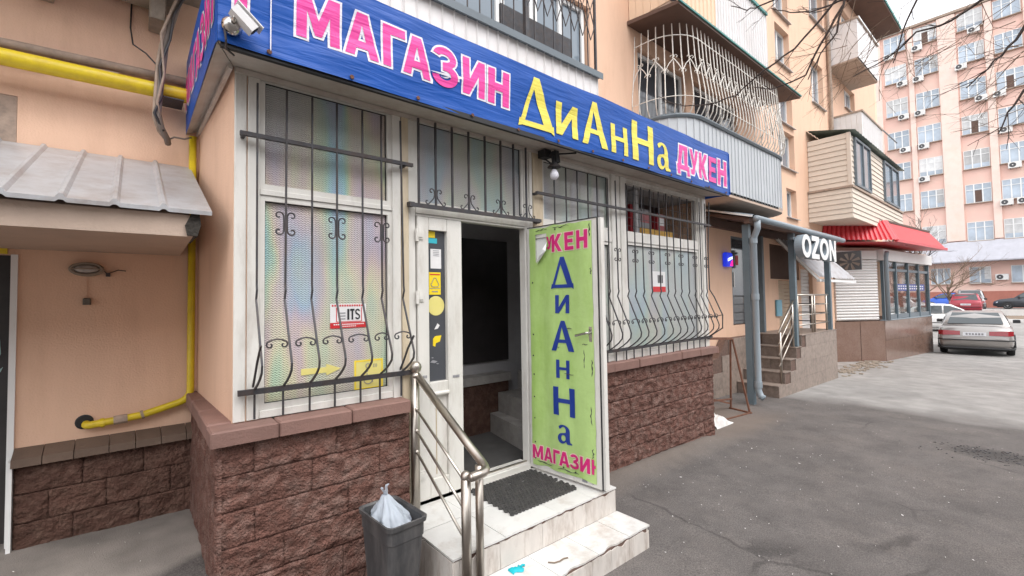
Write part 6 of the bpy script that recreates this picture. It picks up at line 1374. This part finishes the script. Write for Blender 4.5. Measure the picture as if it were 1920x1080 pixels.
# ------------------------------------------------------------------ pink office block
PB = thing('office_block', 'tall pink plastered office block with white framed windows across the yard', 'building', (66,0,0.8))
XP = 66.0; sc_ = (66+0.423)/(60+0.423)
def py(y60): return -2.75+(y60+2.75)*sc_
def pz(z60): return 1.9+(z60-1.9)*sc_
zrow = [(6.75,8.69),(10.25,12.05),(13.45,15.30),(16.70,18.50),(20.05,21.85),(23.45,25.13),(26.55,28.0)]
cols = [(11.2,9.55),(8.9,7.2+0.0),(7.18,5.52),(4.9,3.25),(1.88,0.20),(-0.42,-2.08),(-4.0,-5.65),(-6.3,-7.95),(-9.9,-11.5),(-12.2,-13.8)]
cols = [(7.18,5.52),(4.9,3.25),(1.88,0.20),(-0.42,-2.08),(-4.0,-5.65),(-6.3,-7.95),(-9.9,-11.5),(-12.2,-13.8)]
low = [(6.6,5.3),(4.46,3.17),(1.87,0.52),(-0.69,-2.1),(-4.0,-5.4),(-6.4,-7.8),(-10,-11.4)]
MB().box(XP,XP+12,py(-18),py(9.2),-1,pz(28.5)).build('wall', M['pinkwall'], PB)
MB().box(XP-0.3,XP+12.3,py(-18)-0.3,py(9.2)+0.3,pz(28.52),pz(28.75)).build('roof_edge', M['conduit'], PB)
for a, b in ((8.01+0.6,7.45),(5.36,4.98),(3.2,1.98),(0.14,-0.36),(-2.2,-3.9),(-5.7,-6.2),(-8.1,-9.8)):
    MB().box(XP-0.22,XP-0.002,py(b),py(a),pz(6.85),pz(28.45)).build('pilaster', M['pinkpil'], PB)
MB().box(XP-0.03,XP-0.001,py(-18),py(9.2),-1,pz(2.1)).build('painted_plinth', M['redbase'], PB)
wtmpl = {}
def pwin(y0, y1, z0, z1, nv, rows, key, blank=False):
    w = abs(y1-y0); h = z1-z0; yc = min(y0,y1)
    if key not in wtmpl:
        m = MB(); f = 0.045*sc_; x0, x1 = -0.075, -0.004
        for q in ((0,f,0,h),(w-f,w,0,h),(f,w-f,0,f),(f,w-f,h-f,h)): m.box(x0,x1,q[0],q[1],q[2],q[3])
        for i in range(1, nv): m.box(x0-0.005,x1,w*i/nv-0.045,w*i/nv+0.045,f,h-f)
        if rows: m.box(x0-0.008,x1,f,w-f,h*0.70-0.03,h*0.70+0.03)
        me = bpy.data.meshes.new('window'); me.from_pydata(m.v, [], m.f); me.materials.append(M['pvc'])
        p = MB().box(-0.05,-0.045,f*0.5,w-f*0.5,f*0.5,h-f*0.5); pe = bpy.data.meshes.new('pane'); pe.from_pydata(p.v, [], p.f); pe.materials.append(M['pglass'])
        s = MB().box(-0.30,-0.004,-0.06,w+0.06,-0.07,-0.004); se = bpy.data.meshes.new('window_sill'); se.from_pydata(s.v, [], s.f); se.materials.append(M['conduit'])
        o_ = MB().box(-0.062,-0.056,w*0.37,w*0.63,f*1.5,h*0.66); oe = bpy.data.meshes.new('open_sash'); oe.from_pydata(o_.v, [], o_.f); oe.materials.append(M['brown'])
        cu_ = MB().box(-0.058,-0.052,f,w*random.choice((0.3,0.6,0.97)),h*0.25,h-f); ce = bpy.data.meshes.new('curtain'); ce.from_pydata(cu_.v, [], cu_.f); ce.materials.append(M['curt'])
        wtmpl[key] = (me, pe, se, oe, ce)
    me, pe, se, oe, ce = wtmpl[key]
    o = link('window', me, None, PB); o.location = Vector((XP, yc, z0))-ORG[PB.name]; ORG[o.name] = Vector((XP,yc,z0))
    for nm, x in (('pane', pe), ('window_sill', se)) + ((('open_sash', oe),) if random.random() < 0.14 else ()) + ((('curtain', ce),) if random.random() < 0.4 else ()):
        c = link(nm, x, None, o)
wpos = []
for ci, (a, b) in enumerate(cols):
    for ri, (z0, z1) in enumerate(zrow):
        if ci == 0 and ri == 0: continue
        pwin(py(a), py(b), pz(z0), pz(z0+1.75), 3, True, 'up%d' % random.randint(0,3)); wpos.append((ci, ri, a, b, z0))
for a, b in low: pwin(py(a), py(a)-1.5, pz(2.83), pz(4.35), 2 if a < 3 else 3, False, 'low%d' % (2 if a < 3 else 3))
m = MB(); m.add([(XP-1.6,py(-18),pz(4.9)),(XP-1.6,py(9.2),pz(4.9)),(XP-0.24,py(9.2),pz(6.75)),(XP-0.24,py(-18),pz(6.75)),(XP-1.6,py(-18),pz(4.8)),(XP-1.6,py(9.2),pz(4.8)),(XP-0.24,py(9.2),pz(4.8)),(XP-0.24,py(-18),pz(4.8))], [(0,1,2,3),(4,7,6,5),(0,4,5,1),(1,5,6,2),(2,6,7,3),(3,7,4,0)])
m.build('lean_to_roof', M['awn'], PB)
# air conditioners
act = None
def acunit(y, z, s, label):
    global act
    if act is None:
        t = thing('air_conditioner', label, 'air conditioner', (XP-0.35,y,z), 'outdoor units on the pink block')
        o = Vector((XP-0.35,y,z)); 
        m = MB(); m.cbox(o.x-0.18,o.x+0.18,y-0.46,y+0.46,z-0.30,z+0.30,0.03); m.build('casing', M['acw'], t)
        m = MB(); m.lathe([(0.0,-0.012),(0.22,-0.012),(0.24,0.0),(0.0,0.0)], (o.x-0.183,y+0.14,z), 18, 'x'); m.build('fan_grille', M['acd'], t)
        m = MB(); m.lathe([(0.0,-0.018),(0.05,-0.018),(0.05,-0.013),(0.0,-0.013)], (o.x-0.183,y+0.14,z), 10, 'x'); m.build('fan_hub', M['acw'], t)
        for q in (-0.3, 0.3): m = MB(); m.bar((o.x-0.15,y+q,z-0.325),(XP,y+q,z-0.325),0.04); m.build('bracket', M['acd'], t)
        act = t
    else:
        t = act.copy(); COL.objects.link(t); t.location = (XP-0.35, y, z); t['label'] = label
        for c in act.children: d = c.copy(); COL.objects.link(d); d.parent = t
    t.scale = (1, s, s)
    return t
colname = ['far left', 'second left', 'third', 'right edge']; flo = ['third', 'fourth', 'fifth', 'sixth', 'seventh', 'eighth', 'top']
spots = [(0,6,0.75),(0,5,0.2),(0,4,0.2),(0,3,0.2),(1,6,0.85),(1,5,0.85),(1,4,0.85),(1,3,0.75),(1,2,0.8),(2,6,0.35),(2,5,0.9),(2,4,0.2),(3,4,0.9),(3,3,0.75),(3,2,0.5),(3,1,0.85),(3,1,0.25)]
for ci, ri, f in spots:
    a, b = cols[ci]; z = pz(zrow[ri][0]-0.30)
    acunit(py(b+(a-b)*f), z, 0.95, 'white air conditioner under the %s window, %s storey of the pink block%s'.replace('under the','in the') if False else 'air conditioner under the %s window, %s storey of pink block%s' % (['leftmost column', 'second column', 'third column', 'rightmost column'][ci], flo[ri], ', right of pair' if (ci, ri, f) == (3,1,0.25) else ''))
acunit(py(-0.15), pz(3.35), 0.95, 'white air conditioner beside the ground floor window of the pink block')
for k, (x, y0, y1, z0, z1, nm, lb) in enumerate(((47.0,-8,0.35,0.1,0.72,'low_wall','low white painted wall in front of the slate crossover'),)):
    tag(MB().box(x,x+0.3,y0,y1,gz(x,0)-0.3,gz(x,0)+0.42).build('low_wall', M['lowwhite']), lb, 'wall')
o = MB().box(41.0,46.9,-8,-0.6,gz(44,0)-0.3,gz(44,0)+0.08).build('flower_bed', M['soil']); o['kind'] = 'structure'
tag(MB().box(40.7,40.95,-8,-0.4,gz(41,0)-0.3,gz(41,0)+0.16).build('kerb', M['lowwhite']), 'white painted kerb edging the bare soil bed', 'kerb')

# ------------------------------------------------------------------ the block across the street, behind the viewer
OB = thing('apartment_building', 'pale grey apartment block across the street mirrored in the shop glass', 'building', (3,-25,0.2))
MB().box(-30,30,-34,-25,-1,11.5).build('wall', mat('grey_render', (0.38,0.35,0.32), 0.85, var=0.08, vs=0.6), OB)
MB().add([(-31,-35,11.5),(31,-35,11.5),(31,-24,11.5),(-31,-24,11.5),(-31,-29.5,15),(31,-29.5,15)], [(0,1,5,4),(2,3,4,5),(1,2,5),(3,0,4),(3,2,1,0)]).build('roof', M['brown'], OB)
for i in range(16):
    for j in range(4):
        x = -28+i*3.6; z = 1.2+j*2.75; w = MB().box(x,x+1.7,-24.999,-24.93,z,z+1.5).build('window', M['pvc'], OB); MB().box(x+0.1,x+1.6,-24.929,-24.92,z+0.1,z+1.4).build('pane', M['skyglass'], w)

# ------------------------------------------------------------------ trees
def limb(m, pts, r0, r1, n=6):
    k = len(pts); m.tube(pts, [r0+(r1-r0)*i/(k-1) for i in range(k)], n)
rt = random.Random(21)
def grow(m, p, d, length, r, depth, maxd, droop=0.0, spread=0.6, seg=4):
    pts = [p]; q = Vector(p); d = Vector(d)
    for i in range(seg):
        d = (d+Vector((rt.uniform(-1,1),rt.uniform(-1,1),rt.uniform(-1,1)))*0.16+Vector((0,0,-droop))).normalized(); q = q+d*length/seg; pts.append(q.copy())
    limb(m, pts, r, r*0.55, 5 if depth < 2 else 3)
    if depth < maxd:
        for i in range(rt.randint(2,4)):
            j = rt.randint(1, seg); nd = (d+Vector((rt.uniform(-1,1),rt.uniform(-1,1),rt.uniform(-0.5,0.9)))*spread).normalized()
            grow(m, pts[j], nd, length*rt.uniform(0.5,0.75), r*0.55, depth+1, maxd, droop, spread, seg)
BT = thing('bare_tree', 'leafless street tree whose dark twigs hang in from the upper right', 'tree', (5.6,-6.2,0.14))
m = MB(); limb(m, [(5.6,-6.2,0.0),(5.55,-6.15,1.5),(5.5,-6.0,3.2),(5.35,-5.6,4.6)], 0.20, 0.12, 10); m.build('trunk', M['bark'], BT, smooth=True)
main = [[(5.35,-5.6,4.6),(5.0,-4.4,5.6),(4.6,-3.2,5.8),(4.5,-2.2,5.2),(4.5,-1.70,4.63)],[(5.35,-5.6,4.6),(5.0,-4.6,5.0),(4.7,-3.8,4.9),(4.5,-2.9,4.35),(4.5,-2.51,4.1)],[(5.35,-5.6,4.6),(5.1,-4.8,4.5),(4.7,-3.7,4.2),(4.5,-2.9,3.95),(4.5,-2.71,3.80)],[(5.35,-5.6,4.6),(5.6,-5.2,6),(5.8,-4.6,7.2)]]
m = MB()
for p in main: limb(m, p, 0.07, 0.014, 6)
m.build('limb', M['bark'], BT, smooth=True)
tw = {'a':[(4.5,-1.7,4.63),(4.5,-1.51,4.46),(4.5,-1.29,4.28),(4.5,-1.01,4.17),(4.5,-0.74,4.02),(4.52,-0.46,4.03),(4.55,-0.16,4.12),(4.6,0.11,4.3),(4.62,0.17,4.42)],
 'b':[(4.5,-1.68,4.5),(4.5,-1.51,4.24),(4.5,-1.37,3.99),(4.52,-1.19,3.97),(4.55,-1.05,3.98),(4.6,-0.88,4.09)],
 'c':[(4.5,-1.70,4.60),(4.5,-1.63,4.28),(4.5,-1.5,4.14),(4.5,-1.39,3.94)],
 'd':[(4.5,-1.72,4.55),(4.5,-1.6,4.55),(4.52,-1.43,4.57),(4.55,-1.26,4.67),(4.6,-1.08,4.83)],
 'e':[(4.5,-2.51,4.1),(4.5,-2.34,4.02),(4.5,-2.15,4.02),(4.5,-1.95,3.89),(4.5,-1.73,3.82)],
 'f':[(4.5,-2.30,4.42),(4.5,-2.16,4.29),(4.5,-2.06,4.07),(4.5,-2.0,3.83)],
 'g':[(4.5,-2.71,3.8),(4.5,-2.63,3.68),(4.5,-2.52,3.57),(4.52,-2.4,3.47)],
 'h':[(4.5,-2.80,3.45),(4.5,-2.69,3.34),(4.5,-2.61,3.21),(4.5,-2.55,3.07)],
 'i':[(4.55,-1.35,4.90),(4.5,-1.13,4.84),(4.5,-1.0,4.84),(4.5,-0.88,4.88),(4.5,-0.72,4.99)]}
for k, p in tw.items():
    m = MB(); pts = [Vector(q) for q in p]
    fine = [pts[0]]
    for a, b in zip(pts[:-1], pts[1:]):
        for f in (0.33, 0.66, 1.0): fine.append(a.lerp(b, f)+Vector((rt.uniform(-1,1),rt.uniform(-1,1),rt.uniform(-1,1)))*0.008)
    limb(m, fine, 0.0105, 0.004, 5)
    for i in range(2, len(fine)-1, 2):
        if rt.random() < 0.75:
            d = (fine[i+1]-fine[i]).normalized(); d = (d+Vector((rt.uniform(-.4,.4),rt.uniform(-.8,.8),rt.uniform(-.8,.8)))).normalized()
            grow(m, fine[i], d, rt.uniform(0.10,0.30), 0.0035, 1, 2, 0.02, 0.7, 3)
    m.build('twig', M['bark'], BT)
m = MB()
for i in range(26):
    p = Vector((4.4+rt.uniform(-0.1,1.2), -2.85+rt.uniform(0,1.3), 4.1+rt.uniform(0,0.6))); grow(m, p, Vector((rt.uniform(-.3,.3),rt.uniform(-.2,1),rt.uniform(-1,.2))), rt.uniform(0.25,0.55), 0.0035, 1, 3, 0.03, 0.8, 3)
for i in range(16):
    p = Vector((4.5+rt.uniform(0,.6), -2.95+rt.uniform(0,.3), 3.1+rt.uniform(0,0.8))); grow(m, p, Vector((rt.uniform(-.3,.3),1,rt.uniform(-.9,.3))), rt.uniform(0.2,0.4), 0.0035, 1, 3, 0.03, 0.8, 3)
tf = m.build('fine_twigs', M['twig'], BT); tf['kind'] = 'stuff'
def small_tree(label, x, y, h, mt, seed, n=5):
    global rt
    rt = random.Random(seed); t = thing('bare_tree', label, 'tree', (x,y,gz(x,y)))
    z = gz(x,y); m = MB(); limb(m, [(x,y,z-0.2),(x+0.05,y,z+h*0.2),(x-0.05,y+0.1,z+h*0.42)], 0.10, 0.06, 8); m.build('trunk', mt, t)
    m = MB()
    for i in range(n): grow(m, Vector((x-0.05,y+0.1,z+h*(0.25+0.17*i/n))), Vector((rt.uniform(-1,1),rt.uniform(-1,1),rt.uniform(0.3,1.1))), h*0.33, 0.045, 0, 4, -0.02, 0.75, 4)
    o = m.build('crown', mt, t); o['kind'] = 'stuff'
small_tree('bare dark young tree rising behind the beige balcony end', 30.0, 2.0, 6.0, M['bark'], 3, 7)
small_tree('bare pale twiggy tree in front of the pink block beyond the kiosk', 42.0, 2.6, 6.5, M['twig'], 9, 8)
small_tree('thin bare sapling right of the kiosk in front of the lean-to roof', 47.5, 2.0, 5.0, M['twig'], 14, 7)

# ------------------------------------------------------------------ small things on the ground
RF = thing('rusty_frame', 'rusty angle iron A frame leaning at the end of the stone plinth', 'metal frame', (6.9,0.4,0.12))
for a, b in (((6.15,0.48,1.30),(6.97,0.47,1.25)),((6.97,0.47,1.25),(7.02,0.52,0.13)),((6.99,0.45,1.24),(6.95,0.21,0.13)),((6.15,0.48,1.30),(6.10,0.55,0.13)),((6.15,0.46,1.29),(6.97,0.45,1.235)),((6.10,0.55,0.36),(7.01,0.50,0.28)),((5.95,0.28,0.14),(6.98,0.20,0.125)),((6.93,0.18,0.13),(7.04,0.55,0.13)),((6.05,0.42,0.45),(6.60,0.36,0.30))):
    MB().bar(a, b, 0.028, 0.022).build('bar', M['rust'], RF)
m = MB(); m.grid(lambda a, b: Vector((5.66+0.52*a, 0.10+0.28*b, gz(5.9,0)-0.01+0.20*sin(pi*b)**0.6*max(0,sin(pi*min(1,a*0.8+0.18)))**0.7*(1-a*0.55)*(1+0.7*noise.noise(Vector((a*4,b*4,2))))+0.03*noise.noise(Vector((a*11,b*9,5)))*sin(pi*b)*sin(pi*a))), 18, 12)
tag(m.build('white_sack', M['sack'], smooth=True), 'crumpled white plastic sack lying at the foot of the rusty frame', 'sack')
m = MB(); m.grid(lambda a, b: Vector((1.27+0.085*a, -0.79+0.055*b+0.012*sin(a*7), 0.354+0.016*sin(pi*a)*sin(pi*b)*(1+0.6*noise.noise(Vector((a*6,b*6,1)))))), 10, 8); m.tube([(1.34,-0.765,0.362),(1.365,-0.758,0.36),(1.375,-0.765,0.357)], 0.007, 6)
tag(m.build('rubber_scrap', M['tealglove'], smooth=True), 'teal scrap of rubber glove on the lower white step', 'scrap')
m = MB(); m.tube([(1.50,-0.83,0.356),(1.525,-0.86,0.357),(1.56,-0.87,0.358),(1.60,-0.865,0.357),(1.625,-0.875,0.356)], 0.004, 5)
tag(m.build('dry_twig', M['twig']), 'short dry twig lying on the lower white step', 'twig')
m = MB(); rl = random.Random(4)
for i in range(230):
    x = rl.uniform(-0.9,9.5) if i > 110 else rl.uniform(2.3,5.5); y = rl.uniform(-2.6,-0.1) if x > 2.45 else rl.uniform(-2.4,-1.0)
    if x < 0.1: y = rl.uniform(0.2,1.0)
    s = rl.uniform(0.002,0.0075)*(2.6 if rl.random() < 0.07 else 1); a = rl.uniform(0,pi); z = gz(x,y)+0.008; c, d = cos(a)*s, sin(a)*s
    m.add([(x-c,y-d,z),(x+d*.5,y-c*.5,z+0.002),(x+c,y+d,z+0.004),(x-d*.5,y+c*.5,z)], [(0,1,2,3)])
o = m.build('ground_litter', M['sack']); o['kind'] = 'stuff'
m = MB()
for i in range(260):
    x = 6.95+rl.gauss(0,0.18); y = -2.35+rl.gauss(0,0.28); s = rl.uniform(0.004,0.013); z = gz(x,y)
    m.box(x-s,x+s,y-s*0.7,y+s*0.7,z-0.01,z+s*0.5)
o = m.build('broken_asphalt', M['iron']); o['kind'] = 'stuff'
m = MB()
for i in range(160):
    t = rl.random(); x = 12.2+t*4.4+rl.gauss(0,0.1); y = 0.5+rl.gauss(0,0.18) if t < 0.95 else 0.2; s = rl.uniform(0.02,0.05); z = gz(x,y)
    m.box(x-s,x+s,y-s,y+s,z-0.01,z+s*0.7)
o = m.build('rubble', M['oldconc']); o['kind'] = 'stuff'
